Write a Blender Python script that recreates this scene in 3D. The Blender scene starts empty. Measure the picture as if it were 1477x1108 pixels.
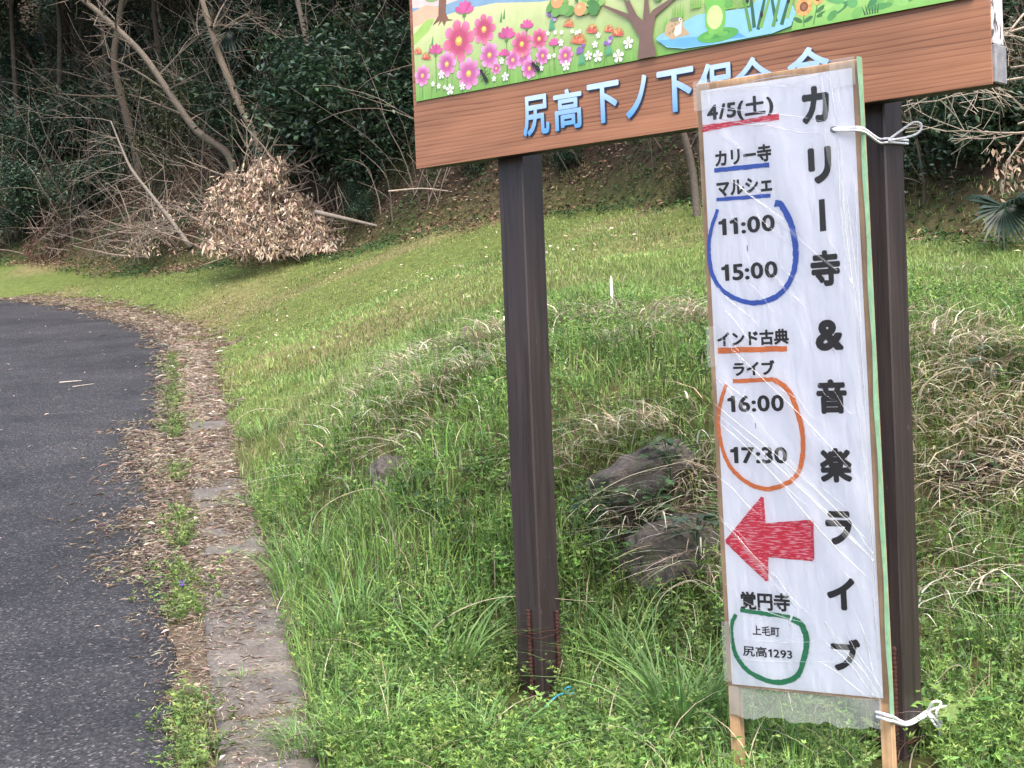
import bpy, math, random
import numpy as np
from mathutils import Vector, Matrix

rng = np.random.default_rng(7)
random.seed(7)
scene = bpy.context.scene
COL = scene.collection

# ------------------------------------------------------------------ camera, sky, sun, exposure
EYE = np.array([0.0, 0.0, 1.28]); FPX = 2200.0
PITCH = math.atan(54 / 2200); ROLL = 0.040
_F = np.array([0, math.cos(PITCH), -math.sin(PITCH)]); _U0 = np.array([0, math.sin(PITCH), math.cos(PITCH)])
_R0 = np.array([1.0, 0, 0])
CR = math.cos(ROLL) * _R0 - math.sin(ROLL) * _U0
CU = math.sin(ROLL) * _R0 + math.cos(ROLL) * _U0
cam = bpy.data.cameras.new('camera'); camo = bpy.data.objects.new('camera', cam); COL.objects.link(camo)
cam.sensor_width = 36; cam.lens = 36 * FPX / 1477; cam.clip_start = 0.05; cam.clip_end = 2000
m = Matrix.Identity(4)
for i in range(3):
    m[i][0] = CR[i]; m[i][1] = CU[i]; m[i][2] = -_F[i]; m[i][3] = EYE[i]
camo.matrix_world = m
scene.camera = camo

SUN_ELEV = math.radians(56); SUN_AZ = math.radians(164)      # azimuth measured from +Y towards +X
world = bpy.data.worlds.new('World'); scene.world = world; world.use_nodes = True
wn = world.node_tree; bg = wn.nodes['Background']
sky = wn.nodes.new('ShaderNodeTexSky'); sky.sky_type = 'NISHITA'; sky.sun_disc = False
sky.sun_elevation = SUN_ELEV; sky.sun_rotation = SUN_AZ
sky.air_density = 1.0; sky.dust_density = 4.0; sky.ozone_density = 1.0
wn.links.new(sky.outputs[0], bg.inputs[0]); bg.inputs[1].default_value = 0.15
sun = bpy.data.lights.new('sun', 'SUN'); suno = bpy.data.objects.new('sun', sun); COL.objects.link(suno)
sun.energy = 1.4; sun.angle = math.radians(45); sun.color = (1.0, 0.95, 0.88)
sd = Vector((math.sin(SUN_AZ) * math.cos(SUN_ELEV), math.cos(SUN_AZ) * math.cos(SUN_ELEV), math.sin(SUN_ELEV)))
suno.rotation_euler = sd.to_track_quat('Z', 'Y').to_euler(); suno.location = (6, -6, 12)
vs = scene.view_settings
vs.view_transform = 'Standard'; vs.look = 'None'; vs.gamma = 1.0; vs.use_curve_mapping = False
vs.exposure = 1.68
scene.cycles.max_bounces = 6; scene.cycles.transparent_max_bounces = 12

# ------------------------------------------------------------------ small helpers
def srgb(h):
    c = [int(h[i:i + 2], 16) / 255 for i in (0, 2, 4)]
    return tuple(x / 12.92 if x < 0.04045 else ((x + 0.055) / 1.055) ** 2.4 for x in c)

def at(u, v, D):
    d = _F + (u - 738.5) / FPX * CR - (v - 554) / FPX * CU
    return EYE + d * D / d[1]

def mesh_obj(name, verts, faces, mat, parent=None, col=None, smooth=False):
    me = bpy.data.meshes.new(name)
    verts = np.asarray(verts, np.float32)
    if isinstance(faces, np.ndarray):
        n, k = faces.shape
        me.vertices.add(len(verts)); me.vertices.foreach_set('co', verts.ravel())
        me.loops.add(n * k); me.polygons.add(n)
        me.polygons.foreach_set('loop_start', np.arange(0, n * k, k, dtype=np.int32))
        me.loops.foreach_set('vertex_index', faces.astype(np.int32).ravel())
        me.update(calc_edges=True)
    else:
        me.from_pydata([tuple(map(float, v)) for v in verts], [], [tuple(map(int, f)) for f in faces])
    if col is not None:
        a = me.attributes.new('col', 'FLOAT_COLOR', 'POINT')
        c = np.ones((len(verts), 4), np.float32); c[:, :3] = np.asarray(col, np.float32)
        a.data.foreach_set('color', c.ravel())
    if smooth:
        me.polygons.foreach_set('use_smooth', np.ones(len(me.polygons), bool))
    if mat: me.materials.append(mat)
    o = bpy.data.objects.new(name, me); COL.objects.link(o)
    if parent: o.parent = parent
    return o

def empty(name, loc=(0, 0, 0)):
    o = bpy.data.objects.new(name, None); COL.objects.link(o); o.location = loc; o.empty_display_size = 0.1
    return o

def tag(o, label=None, cat=None, group=None, kind=None):
    if label: o['label'] = label
    if cat: o['category'] = cat
    if group: o['group'] = group
    if kind: o['kind'] = kind
    return o

def clone(o, parent=None):
    c = o.copy(); COL.objects.link(c); c.parent = parent
    for ch in list(o.children): clone(ch, c)
    return c

class MB:                                   # collects shapes into one mesh
    def __init__(s): s.v = []; s.f = []; s.c = []
    def add(s, v, f, c=None):
        b = len(s.v); s.v += [tuple(p) for p in v]; s.f += [tuple(i + b for i in q) for q in f]
        if c is not None: s.c += [c] * len(v)
    def box(s, lo, hi, ch=0.0, c=None):
        x0, y0, z0 = lo; x1, y1, z1 = hi
        if ch <= 0:
            v = [(x0, y0, z0), (x1, y0, z0), (x1, y1, z0), (x0, y1, z0), (x0, y0, z1), (x1, y0, z1), (x1, y1, z1), (x0, y1, z1)]
            s.add(v, [(0, 3, 2, 1), (4, 5, 6, 7), (0, 1, 5, 4), (1, 2, 6, 5), (2, 3, 7, 6), (3, 0, 4, 7)], c); return
        def ring(z, i): return [(x0 + i, y0, z), (x1 - i, y0, z), (x1, y0 + i, z), (x1, y1 - i, z), (x1 - i, y1, z), (x0 + i, y1, z), (x0, y1 - i, z), (x0, y0 + i, z)]
        def ins(z, i): return [(x0 + ch + i, y0 + i, z), (x1 - ch - i, y0 + i, z), (x1 - i, y0 + ch + i, z), (x1 - i, y1 - ch - i, z), (x1 - ch - i, y1 - i, z), (x0 + ch + i, y1 - i, z), (x0 + i, y1 - ch - i, z), (x0 + i, y0 + ch + i, z)]
        v = ins(z0, ch) + ins(z0 + ch, 0) + ins(z1 - ch, 0) + ins(z1, ch); f = [tuple(range(7, -1, -1)), tuple(range(24, 32))]
        for k in range(3):
            for i in range(8):
                a = k * 8 + i; b = k * 8 + (i + 1) % 8; f.append((a, b, b + 8, a + 8))
        s.add(v, f, c)
    def tube(s, pts, rad, n=6, c=None):
        pts = [Vector(p) for p in pts]
        if not hasattr(rad, '__len__'): rad = [rad] * len(pts)
        v = []; f = []; up = Vector((0.13, 0.21, 1)).normalized()
        for i, p in enumerate(pts):
            t = (pts[min(i + 1, len(pts) - 1)] - pts[max(i - 1, 0)])
            t = t.normalized() if t.length > 1e-9 else Vector((0, 0, 1))
            a = t.cross(up)
            if a.length < 0.05: a = t.cross(Vector((1, 0, 0)))
            a.normalize(); b = t.cross(a)
            for k in range(n):
                q = 2 * math.pi * k / n
                v.append(p + (a * math.cos(q) + b * math.sin(q)) * rad[i])
        for i in range(len(pts) - 1):
            for k in range(n):
                a0 = i * n + k; a1 = i * n + (k + 1) % n; f.append((a0, a1, a1 + n, a0 + n))
        f.append(tuple(range(n - 1, -1, -1))); f.append(tuple((len(pts) - 1) * n + k for k in range(n)))
        s.add(v, f, c)
    def build(s, name, mat, parent=None, smooth=False):
        return mesh_obj(name, s.v, s.f, mat, parent, s.c if s.c else None, smooth)

def crom(pts, n=6):                         # Catmull-Rom smoothing
    P = [np.array(p, float) for p in pts]; P = [2 * P[0] - P[1]] + P + [2 * P[-1] - P[-2]]; out = []
    for i in range(1, len(P) - 2):
        for k in range(n):
            t = k / n; a, b, c, d = P[i - 1], P[i], P[i + 1], P[i + 2]
            out.append(0.5 * (2 * b + (c - a) * t + (2 * a - 5 * b + 4 * c - d) * t * t + (3 * b - a - 3 * c + d) * t ** 3))
    out.append(P[-2]); return out

# ------------------------------------------------------------------ materials
def new_mat(name):
    mt = bpy.data.materials.new(name); mt.use_nodes = True
    nt = mt.node_tree; return mt, nt, nt.nodes['Principled BSDF']
def N(nt, t, **kw):
    n = nt.nodes.new(t)
    for k, v in kw.items():
        if k in n.inputs: n.inputs[k].default_value = v
        else: setattr(n, k, v)
    return n
def ramp(nt, fac, stops, interp='LINEAR'):
    r = nt.nodes.new('ShaderNodeValToRGB'); r.color_ramp.interpolation = interp
    e = r.color_ramp.elements
    while len(e) < len(stops): e.new(0.5)
    for i, (p, c) in enumerate(stops):
        e[i].position = p; e[i].color = (*c, 1) if len(c) == 3 else c
    nt.links.new(fac, r.inputs[0]); return r.outputs[0]
def coords(nt, scale=(1, 1, 1), kind='Object', rot=(0, 0, 0)):
    tc = nt.nodes.new('ShaderNodeTexCoord'); mp = nt.nodes.new('ShaderNodeMapping')
    mp.inputs['Scale'].default_value = scale; mp.inputs['Rotation'].default_value = rot
    nt.links.new(tc.outputs[kind], mp.inputs[0]); return mp.outputs[0]
def mix(nt, a, b, fac, mode='MIX'):
    mx = nt.nodes.new('ShaderNodeMix'); mx.data_type = 'RGBA'; mx.blend_type = mode
    for sock, val in ((mx.inputs[0], fac), (mx.inputs[6], a), (mx.inputs[7], b)):
        if hasattr(val, 'is_output'): nt.links.new(val, sock)
        else: sock.default_value = val if not isinstance(val, tuple) else (*val, 1)[:4]
    return mx.outputs[2]
def noise(nt, vec, scale, detail=4, rough=0.6):
    n = N(nt, 'ShaderNodeTexNoise', Scale=scale, Detail=detail, Roughness=rough); nt.links.new(vec, n.inputs['Vector']); return n.outputs[0]
def bump(nt, bsdf, h, strength=0.4, dist=0.01):
    b = N(nt, 'ShaderNodeBump', Strength=strength, Distance=dist); nt.links.new(h, b.inputs['Height']); nt.links.new(b.outputs[0], bsdf.inputs['Normal'])

def simple(name, c, rough=0.7, var=0.25, scale=30, bmp=0.2, spec=0.3):
    mt, nt, b = new_mat(name); v = coords(nt); n = noise(nt, v, scale)
    lo = tuple(x * (1 - var) for x in c); hi = tuple(min(1, x * (1 + var)) for x in c)
    nt.links.new(ramp(nt, n, [(0.3, lo), (0.7, hi)]), b.inputs['Base Color'])
    b.inputs['Roughness'].default_value = rough; b.inputs['Specular IOR Level'].default_value = spec
    if bmp: bump(nt, b, n, bmp, 0.004)
    return mt

def leaf_mat(name, rough=0.5, spec=0.35, trans=0.3):
    mt, nt, b = new_mat(name)
    a = N(nt, 'ShaderNodeAttribute', attribute_name='col')
    v = coords(nt); c = mix(nt, a.outputs[0], (0.45, 0.45, 0.45), 0.0)
    n = noise(nt, v, 40, 2)
    c = mix(nt, a.outputs[0], ramp(nt, n, [(0.3, (0.75, 0.75, 0.75)), (0.7, (1.2, 1.2, 1.2))]), 1.0, 'MULTIPLY')
    nt.links.new(c, b.inputs['Base Color']); b.inputs['Roughness'].default_value = rough
    b.inputs['Specular IOR Level'].default_value = spec
    if trans > 0:
        tr = N(nt, 'ShaderNodeBsdfTranslucent'); nt.links.new(c, tr.inputs[0])
        ms = N(nt, 'ShaderNodeMixShader'); ms.inputs[0].default_value = trans
        nt.links.new(b.outputs[0], ms.inputs[1]); nt.links.new(tr.outputs[0], ms.inputs[2])
        nt.links.new(ms.outputs[0], nt.nodes['Material Output'].inputs[0])
    return mt

GRASS = leaf_mat('grass_blades', 0.55, 0.3, 0.35)
LEAF = leaf_mat('evergreen_leaf', 0.42, 0.4, 0.15)
DRY = leaf_mat('dry_plant', 0.8, 0.15, 0.2)
BARK = leaf_mat('bark', 0.9, 0.1, 0.0)

def asphalt():
    mt, nt, b = new_mat('asphalt'); v = coords(nt)
    vo = N(nt, 'ShaderNodeTexVoronoi', Scale=95.0); nt.links.new(v, vo.inputs['Vector'])
    bw = nt.nodes.new('ShaderNodeRGBToBW'); nt.links.new(vo.outputs['Color'], bw.inputs[0])
    c1 = ramp(nt, bw.outputs[0], [(0.15, (0.014, 0.014, 0.016)), (0.6, (0.030, 0.030, 0.034)), (0.82, (0.055, 0.055, 0.058)), (0.95, (0.17, 0.165, 0.16))])
    n = noise(nt, v, 1.3, 5); n2 = noise(nt, v, 7, 4)
    c2 = mix(nt, c1, ramp(nt, n, [(0.3, (0.62, 0.62, 0.65)), (0.7, (1.3, 1.27, 1.22))]), 1.0, 'MULTIPLY')
    c3 = mix(nt, c2, (0.06, 0.05, 0.043), ramp(nt, n2, [(0.60, (0, 0, 0)), (0.8, (0.35, 0.35, 0.35))]))
    wv = N(nt, 'ShaderNodeTexNoise', Scale=2.2, Detail=5.0); nt.links.new(v, wv.inputs['Vector'])
    vm = N(nt, 'ShaderNodeVectorMath', operation='MULTIPLY_ADD'); nt.links.new(wv.outputs['Color'], vm.inputs[0]); vm.inputs[1].default_value = (.7, .7, .7); nt.links.new(v, vm.inputs[2])
    vc = N(nt, 'ShaderNodeTexVoronoi', Scale=0.55, feature='DISTANCE_TO_EDGE'); nt.links.new(vm.outputs[0], vc.inputs['Vector'])
    c3 = mix(nt, c3, (0.012, 0.011, 0.011), ramp(nt, vc.outputs[0], [(0.0, (.55, .55, .55)), (0.008, (0, 0, 0))]))
    nb_ = noise(nt, v, 0.55, 6); c3 = mix(nt, c3, ramp(nt, nb_, [(0.35, (0.72, 0.72, 0.73)), (0.65, (1.22, 1.2, 1.18))]), 1.0, 'MULTIPLY')
    nt.links.new(c3, b.inputs['Base Color']); b.inputs['Roughness'].default_value = 0.85
    b.inputs['Specular IOR Level'].default_value = 0.3
    bump(nt, b, vo.outputs['Distance'], 0.7, 0.006); return mt

def concrete():
    mt, nt, b = new_mat('weathered_concrete'); v = coords(nt)
    n = noise(nt, v, 6, 6); n2 = noise(nt, v, 60, 4); n3 = noise(nt, coords(nt, (3, 22, 3)), 2.0, 4)
    c = ramp(nt, n, [(0.25, (0.075, 0.064, 0.056)), (0.5, (0.135, 0.12, 0.108)), (0.75, (0.21, 0.192, 0.175))])
    c = mix(nt, c, ramp(nt, n2, [(0.3, (0.55, 0.53, 0.5)), (0.7, (1.2, 1.2, 1.2))]), 1.0, 'MULTIPLY')
    c = mix(nt, c, (0.07, 0.06, 0.045), ramp(nt, n3, [(0.55, (0, 0, 0)), (0.75, (0.6, 0.6, 0.6))]))
    oi = N(nt, 'ShaderNodeObjectInfo')
    c = mix(nt, c, ramp(nt, oi.outputs['Random'], [(0, (0.8, 0.8, 0.8)), (1, (1.15, 1.12, 1.1))]), 1.0, 'MULTIPLY')
    nt.links.new(c, b.inputs['Base Color']); b.inputs['Roughness'].default_value = 0.95
    bump(nt, b, n2, 0.6, 0.008); return mt

def soil():
    mt, nt, b = new_mat('soil'); v = coords(nt)
    a = N(nt, 'ShaderNodeAttribute', attribute_name='col'); n = noise(nt, v, 9, 8, 0.7)
    c = mix(nt, a.outputs[0], ramp(nt, n, [(0.3, (0.5, 0.5, 0.5)), (0.7, (1.35, 1.3, 1.2))]), 1.0, 'MULTIPLY')
    nt.links.new(c, b.inputs['Base Color']); b.inputs['Roughness'].default_value = 1.0; b.inputs['Specular IOR Level'].default_value = 0.1
    bump(nt, b, n, 0.8, 0.05); return mt

def rock():
    mt, nt, b = new_mat('mossy_stone'); v = coords(nt)
    n = noise(nt, v, 6, 8, 0.65); n2 = noise(nt, v, 3, 5); n3 = noise(nt, v, 45, 4)
    c = ramp(nt, n, [(0.3, (0.055, 0.046, 0.040)), (0.55, (0.125, 0.105, 0.092)), (0.75, (0.22, 0.195, 0.175))])
    c = mix(nt, c, (0.045, 0.06, 0.02), ramp(nt, n2, [(0.52, (0, 0, 0)), (0.7, (0.75, 0.75, 0.75))]))
    c = mix(nt, c, ramp(nt, n3, [(0.3, (0.6, 0.6, 0.6)), (0.7, (1.25, 1.25, 1.25))]), 1.0, 'MULTIPLY')
    nt.links.new(c, b.inputs['Base Color']); b.inputs['Roughness'].default_value = 0.95
    bump(nt, b, n, 0.9, 0.03); return mt

def post_paint():
    mt, nt, b = new_mat('dark_brown_post_paint'); v = coords(nt, (14, 14, 0.8)); v2 = coords(nt, (10, 10, 4))
    n = noise(nt, v, 3, 6); n2 = noise(nt, v2, 5, 5)
    c = ramp(nt, n, [(0.3, (0.019, 0.013, 0.013)), (0.7, (0.041, 0.029, 0.029))])
    c = mix(nt, c, (0.20, 0.18, 0.165), ramp(nt, n2, [(0.69, (0, 0, 0)), (0.76, (0.55, 0.55, 0.55))]))
    n4 = noise(nt, coords(nt, (60, 60, 1.1)), 1.5, 3)
    c = mix(nt, c, (0.008, 0.006, 0.006), ramp(nt, n4, [(0.60, (0, 0, 0)), (0.66, (0.8, 0.8, 0.8))]))
    nt.links.new(c, b.inputs['Base Color']); b.inputs['Roughness'].default_value = 0.42
    b.inputs['Specular IOR Level'].default_value = 0.5
    bump(nt, b, n, 0.35, 0.006); return mt

def board_wood():                            # printed wood grain, local x = along the board, z = up
    mt, nt, b = new_mat('wood_grain_print')
    v = coords(nt); sp = N(nt, 'ShaderNodeSeparateXYZ'); nt.links.new(v, sp.inputs[0])
    def math_(op, a, c):
        q = N(nt, 'ShaderNodeMath', operation=op)
        for i, s in enumerate((a, c)):
            if hasattr(s, 'is_output'): nt.links.new(s, q.inputs[i])
            else: q.inputs[i].default_value = s
        return q.outputs[0]
    nz = noise(nt, coords(nt, (0.45, 1, 3.0)), 1.0, 2, 0.4)
    # rings: wide at the top of the strip, tight towards its lower edge
    zz = math_('ADD', sp.outputs[2], math_('MULTIPLY', math_('SUBTRACT', nz, 0.5), 0.15))
    sq = math_('POWER', math_('MAXIMUM', math_('ADD', math_('MULTIPLY', zz, -1.0), 0.40), 0.0), 1.7)
    wob = noise(nt, coords(nt, (1.2, 1, 26)), 1.0, 3, .6)
    ph = math_('FRACT', math_('ADD', math_('MULTIPLY', sq, 88.0), math_('MULTIPLY', wob, 1.5)), 0.0)
    line = ramp(nt, ph, [(0.0, (0.30, 0.146, 0.082)), (0.70, (0.265, 0.120, 0.064)), (0.88, (0.16, 0.058, 0.030)), (0.94, (0.09, 0.031, 0.018)), (1.0, (0.30, 0.146, 0.082))])
    fine = noise(nt, coords(nt, (2.5, 1, 190)), 1.0, 3)
    con = noise(nt, coords(nt, (1.5, 1, 9)), 1.0, 3)
    line = mix(nt, line, (0.275, 0.124, 0.066), ramp(nt, con, [(0.35, (0, 0, 0)), (0.7, (0.75, 0.75, 0.75))]))
    c = mix(nt, line, ramp(nt, fine, [(0.3, (0.82, 0.8, 0.78)), (0.7, (1.18, 1.18, 1.18))]), 1.0, 'MULTIPLY')
    big = noise(nt, coords(nt, (0.8, 1, 5)), 1.7, 2)
    c = mix(nt, c, ramp(nt, big, [(0.35, (0.85, 0.82, 0.80)), (0.65, (1.2, 1.2, 1.2))]), 1.0, 'MULTIPLY')
    nt.links.new(c, b.inputs['Base Color']); b.inputs['Roughness'].default_value = 0.45; b.inputs['Specular IOR Level'].default_value = 0.4
    return mt

def print_mat(name, rough=0.4):
    mt, nt, b = new_mat(name); a = N(nt, 'ShaderNodeAttribute', attribute_name='col')
    n = noise(nt, coords(nt), 22, 3)
    c = mix(nt, a.outputs[0], ramp(nt, n, [(0.3, (0.72, 0.72, 0.72)), (0.7, (0.84, 0.84, 0.84))]), 1.0, 'MULTIPLY')
    hs = N(nt, 'ShaderNodeHueSaturation', Saturation=0.88); nt.links.new(c, hs.inputs['Color'])
    nt.links.new(hs.outputs[0], b.inputs['Base Color']); b.inputs['Roughness'].default_value = rough; return mt

def marker_mat(name, c, white=0.0, rot=0.6):  # felt pen: streaky, paper showing between strokes
    mt, nt, b = new_mat(name)
    v = coords(nt, (1, 1, 1), 'Object', (0, rot, 0)); sp = coords(nt, (30, 1, 260), 'Object', (0, rot, 0))
    n = noise(nt, sp, 1.0, 3)
    dk = tuple(x * 0.75 for x in c); k = 0.66 - white
    col = ramp(nt, n, [(0.35, dk), (k - 0.02, c), (min(0.99, k + 0.04), tuple(min(0.8, x + 0.35 * (1 if white else 0.2)) for x in c))])
    nt.links.new(col, b.inputs['Base Color']); b.inputs['Roughness'].default_value = 0.5; return mt

def light_wood():
    mt, nt, b = new_mat('bare_softwood'); n = noise(nt, coords(nt, (40, 40, 2)), 1.5, 4); n2 = noise(nt, coords(nt), 9, 3)
    c = ramp(nt, n, [(0.3, (0.36, 0.21, 0.105)), (0.7, (0.52, 0.34, 0.19))])
    c = mix(nt, c, ramp(nt, n2, [(0.35, (0.75, 0.72, 0.7)), (0.65, (1.1, 1.1, 1.1))]), 1.0, 'MULTIPLY')
    nt.links.new(c, b.inputs['Base Color']); b.inputs['Roughness'].default_value = 0.7; return mt

def film(name, milky, strength=0.5):
    mt, nt, b = new_mat(name)
    v = coords(nt, (9, 1, 2.2), 'Object', (0, 0.75, 0)); n = noise(nt, v, 2.6, 4, 0.55); n2 = noise(nt, coords(nt, (30, 1, 3)), 1.3, 3)
    h = mix(nt, n, n2, 0.08)
    tr = N(nt, 'ShaderNodeBsdfTransparent'); gl = N(nt, 'ShaderNodeBsdfGlossy', Roughness=0.14); df = N(nt, 'ShaderNodeBsdfDiffuse')
    gl.inputs[0].default_value = (0.95, 0.95, 0.97, 1); df.inputs[0].default_value = (0.75, 0.77, 0.75, 1)
    bp = N(nt, 'ShaderNodeBump', Strength=strength, Distance=0.02); nt.links.new(h, bp.inputs['Height'])
    nt.links.new(bp.outputs[0], gl.inputs['Normal'])
    lw = N(nt, 'ShaderNodeFresnel', IOR=1.28); nt.links.new(bp.outputs[0], lw.inputs['Normal'])
    m1 = N(nt, 'ShaderNodeMixShader'); m1.inputs[0].default_value = milky
    nt.links.new(tr.outputs[0], m1.inputs[1]); nt.links.new(df.outputs[0], m1.inputs[2])
    m2 = N(nt, 'ShaderNodeMixShader'); nt.links.new(lw.outputs[0], m2.inputs[0])
    nt.links.new(m1.outputs[0], m2.inputs[1]); nt.links.new(gl.outputs[0], m2.inputs[2])
    nt.links.new(m2.outputs[0], nt.nodes['Material Output'].inputs[0]); return mt

def peeling():
    mt, nt, b = new_mat('peeling_white_paint'); n = noise(nt, coords(nt, (30, 30, 9)), 1.6, 6, 0.7)
    c = ramp(nt, n, [(0.42, (0.07, 0.05, 0.05)), (0.48, (0.62, 0.60, 0.60))])
    nt.links.new(c, b.inputs['Base Color']); b.inputs['Roughness'].default_value = 0.7; return mt

ASPHALT = asphalt(); CONCRETE = concrete(); SOIL = soil(); ROCK = rock(); POST = post_paint(); WOODPRINT = board_wood()
PRINT = print_mat('mural_print'); WOOD = light_wood(); PEEL = peeling()
INK = simple('black_ink', (0.014, 0.013, 0.017), 0.5, 0.15, 60, 0)
PAPER = simple('white_paper', (0.86, 0.855, 0.90), 0.6, 0.02, 5, 0.05)
RUST = simple('rusty_steel', (0.050, 0.021, 0.015), 0.9, 0.5, 90, 0.5)
CORD = simple('white_cord', (0.78, 0.78, 0.80), 0.8, 0.08, 300, 0.6)
BLUETWINE = simple('blue_twine', (0.05, 0.36, 0.48), 0.6, 0.2, 200, 0.4)
DARKEDGE = simple('dark_board_edge', (0.022, 0.017, 0.016), 0.6, 0.3, 30, 0.2)
GREYBLOCK = simple('grey_primer', (0.20, 0.20, 0.21), 0.7, 0.25, 40, 0.2)
GREENTAPE = simple('green_tape', (0.20, 0.37, 0.23), 0.4, 0.2, 25, 0.2, 0.5)
CLEARTAPE = film('clear_packing_tape', 0.14, 0.8); WRAP = film('plastic_wrap', 0.012, 0.35); FLAP = film('loose_plastic_wrap', 0.20, 0.9); CREASE_GLINT = film('crease_glint_film', 0.20, 0.3)

# ------------------------------------------------------------------ terrain
CTRL = np.array([(-0.348, 4.74, -0.025), (0.299, 4.7, -0.04), (0.924, 4.6, -0.037), (1.434, 4.55, -0.044), (-0.526, 6.0, 0.205), (-0.809, 7.2, 0.459), (-0.86, 8.6, 0.962), (-0.542, 8.6, 1.067), (-0.148, 9.0, 1.286), (0.673, 9.0, 1.356), (1.058, 8.8, 1.358), (1.324, 8.0, 1.3), (2.005, 7.2, 1.134), (2.331, 7.0, 1.123), (-0.298, 7.0, 0.718), (0.05, 6.9, 0.681), (0.58, 6.8, 0.792), (0.538, 6.45, 0.494), (0.503, 6.15, 0.249), (0.131, 6.05, 0.17), (0.666, 5.9, 0.176), (1.946, 6.5, 0.788), (1.815, 6.1, 0.484), (1.625, 5.5, 0.21), (1.499, 5.1, 0.054), (0.096, 5.5, -0.019), (-0.143, 5.55, 0.017), (1.14, 4.62, -0.024), (-1.791, 12.3, 0.792), (-2.021, 15.5, 1.22), (-2.894, 19.0, 1.569), (-3.626, 24.0, 2.298), (-4.098, 27.3, 3.055), (-0.8, 13.0, 1.43), (-1.027, 17.0, 1.939), (-1.248, 21.0, 2.57), (-1.384, 23.5, 3.042), (-0.233, 15.5, 1.853), (0.774, 14.5, 1.908), (1.034, 19.0, 2.619), (1.185, 21.5, 3.184), (1.639, 13.5, 1.828), (2.084, 17.0, 2.509), (2.34, 19.0, 2.954), (2.979, 11.0, 1.561), (4.081, 15.0, 2.207), (3.252, 10.0, 1.468), (4.402, 13.5, 1.932), (-0.935, 11.0, 1.218), (-7.362, 30.5, 2.96), (-10.654, 35.0, 3.613), (-1.026, 8.6, 0.734)])
def road_z(y): return -0.593 + 0.105 * y
def slab_x(y): return -1.03 - 0.2216 * (y - 5.02)          # left edge of the slab strip
SLABW = 0.35
_extra = [(slab_x(y) + SLABW + 0.05, y, road_z(y)) for y in (1, 3, 4.5, 6, 7.5, 9, 11, 13, 15, 17.5, 20)]
_extra += [(slab_x(y) - o, y, road_z(y)) for y in (2, 5, 8, 11, 14, 17, 20, 23) for o in (0.3, 2.5)]
_extra += [(-7.5, 26, road_z(26)), (-11, 31, road_z(31)), (-14, 33, road_z(33)), (-12, 26, road_z(26)), (1.6, 3.0, -0.12), (3.2, 3.5, 0.0), (3.2, 5.2, 0.35), (4.5, 7, 1.25), (6, 9.5, 1.5), (7, 12, 1.85)]
CP = np.vstack([CTRL, np.array(_extra)])
def _tps(r2): return np.where(r2 > 1e-12, 0.5 * r2 * np.log(np.maximum(r2, 1e-12)), 0)
_n = len(CP); _d2 = ((CP[:, None, :2] - CP[None, :, :2]) ** 2).sum(-1)
_A = np.zeros((_n + 3, _n + 3)); _A[:_n, :_n] = _tps(_d2) + np.eye(_n) * 0.03
_A[:_n, _n] = 1; _A[:_n, _n + 1:] = CP[:, :2]; _A[_n:, :_n] = _A[:_n, _n:].T
_W = np.linalg.solve(_A, np.concatenate([CP[:, 2], np.zeros(3)]))
EDGE_X = np.array([-60, -30, -16, -11, -7.4, -4.1, -1.4, 1.2, 2.35, 4.1, 5.2, 8, 14, 60]); EDGE_Y = np.array([60, 46, 40, 36, 31.5, 27.6, 23.9, 21.8, 19.3, 15.3, 13.6, 11.5, 9, 6])
ROAD_R = [(slab_x(y) - 0.13, y) for y in (-30, -15, -5, 0, 3, 5, 7, 9, 11, 13, 15, 17, 18.6)] + [(-4.55, 20.6), (-5.5, 23.0), (-7.0, 26.2), (-8.6, 28.8), (-10.6, 31.4), (-14.5, 34.4), (-20, 37.2), (-30, 40)]
RRX = np.array([p[0] for p in ROAD_R]); RRY = np.array([p[1] for p in ROAD_R])
def road_side(x, y):                         # > 0 right of / beyond the asphalt edge (metres, approx.)
    xr = np.interp(y, RRY, RRX); yr = np.interp(-x, -RRX, RRY)
    return np.where(y < 19, x - xr, np.minimum(np.maximum(x - xr, -1e9), 1e9) * 0.6 * (x > xr) + np.where(x > xr, 0, -(yr * 0 + np.abs(x - xr)) * 0.6))
def vnoise(x, y, s, seed=0):
    r = np.random.default_rng(seed); t = r.random((64, 64)); x = x / s; y = y / s
    xi = np.floor(x).astype(int); yi = np.floor(y).astype(int); fx = x - xi; fy = y - yi
    fx = fx * fx * (3 - 2 * fx); fy = fy * fy * (3 - 2 * fy); g = lambda a, b: t[a % 64, b % 64]
    return (g(xi, yi) * (1 - fx) + g(xi + 1, yi) * fx) * (1 - fy) + (g(xi, yi + 1) * (1 - fx) + g(xi + 1, yi + 1) * fx) * fy
def forest_e(x, y): return (y - np.interp(x, EDGE_X, EDGE_Y)) * 0.75
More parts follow.
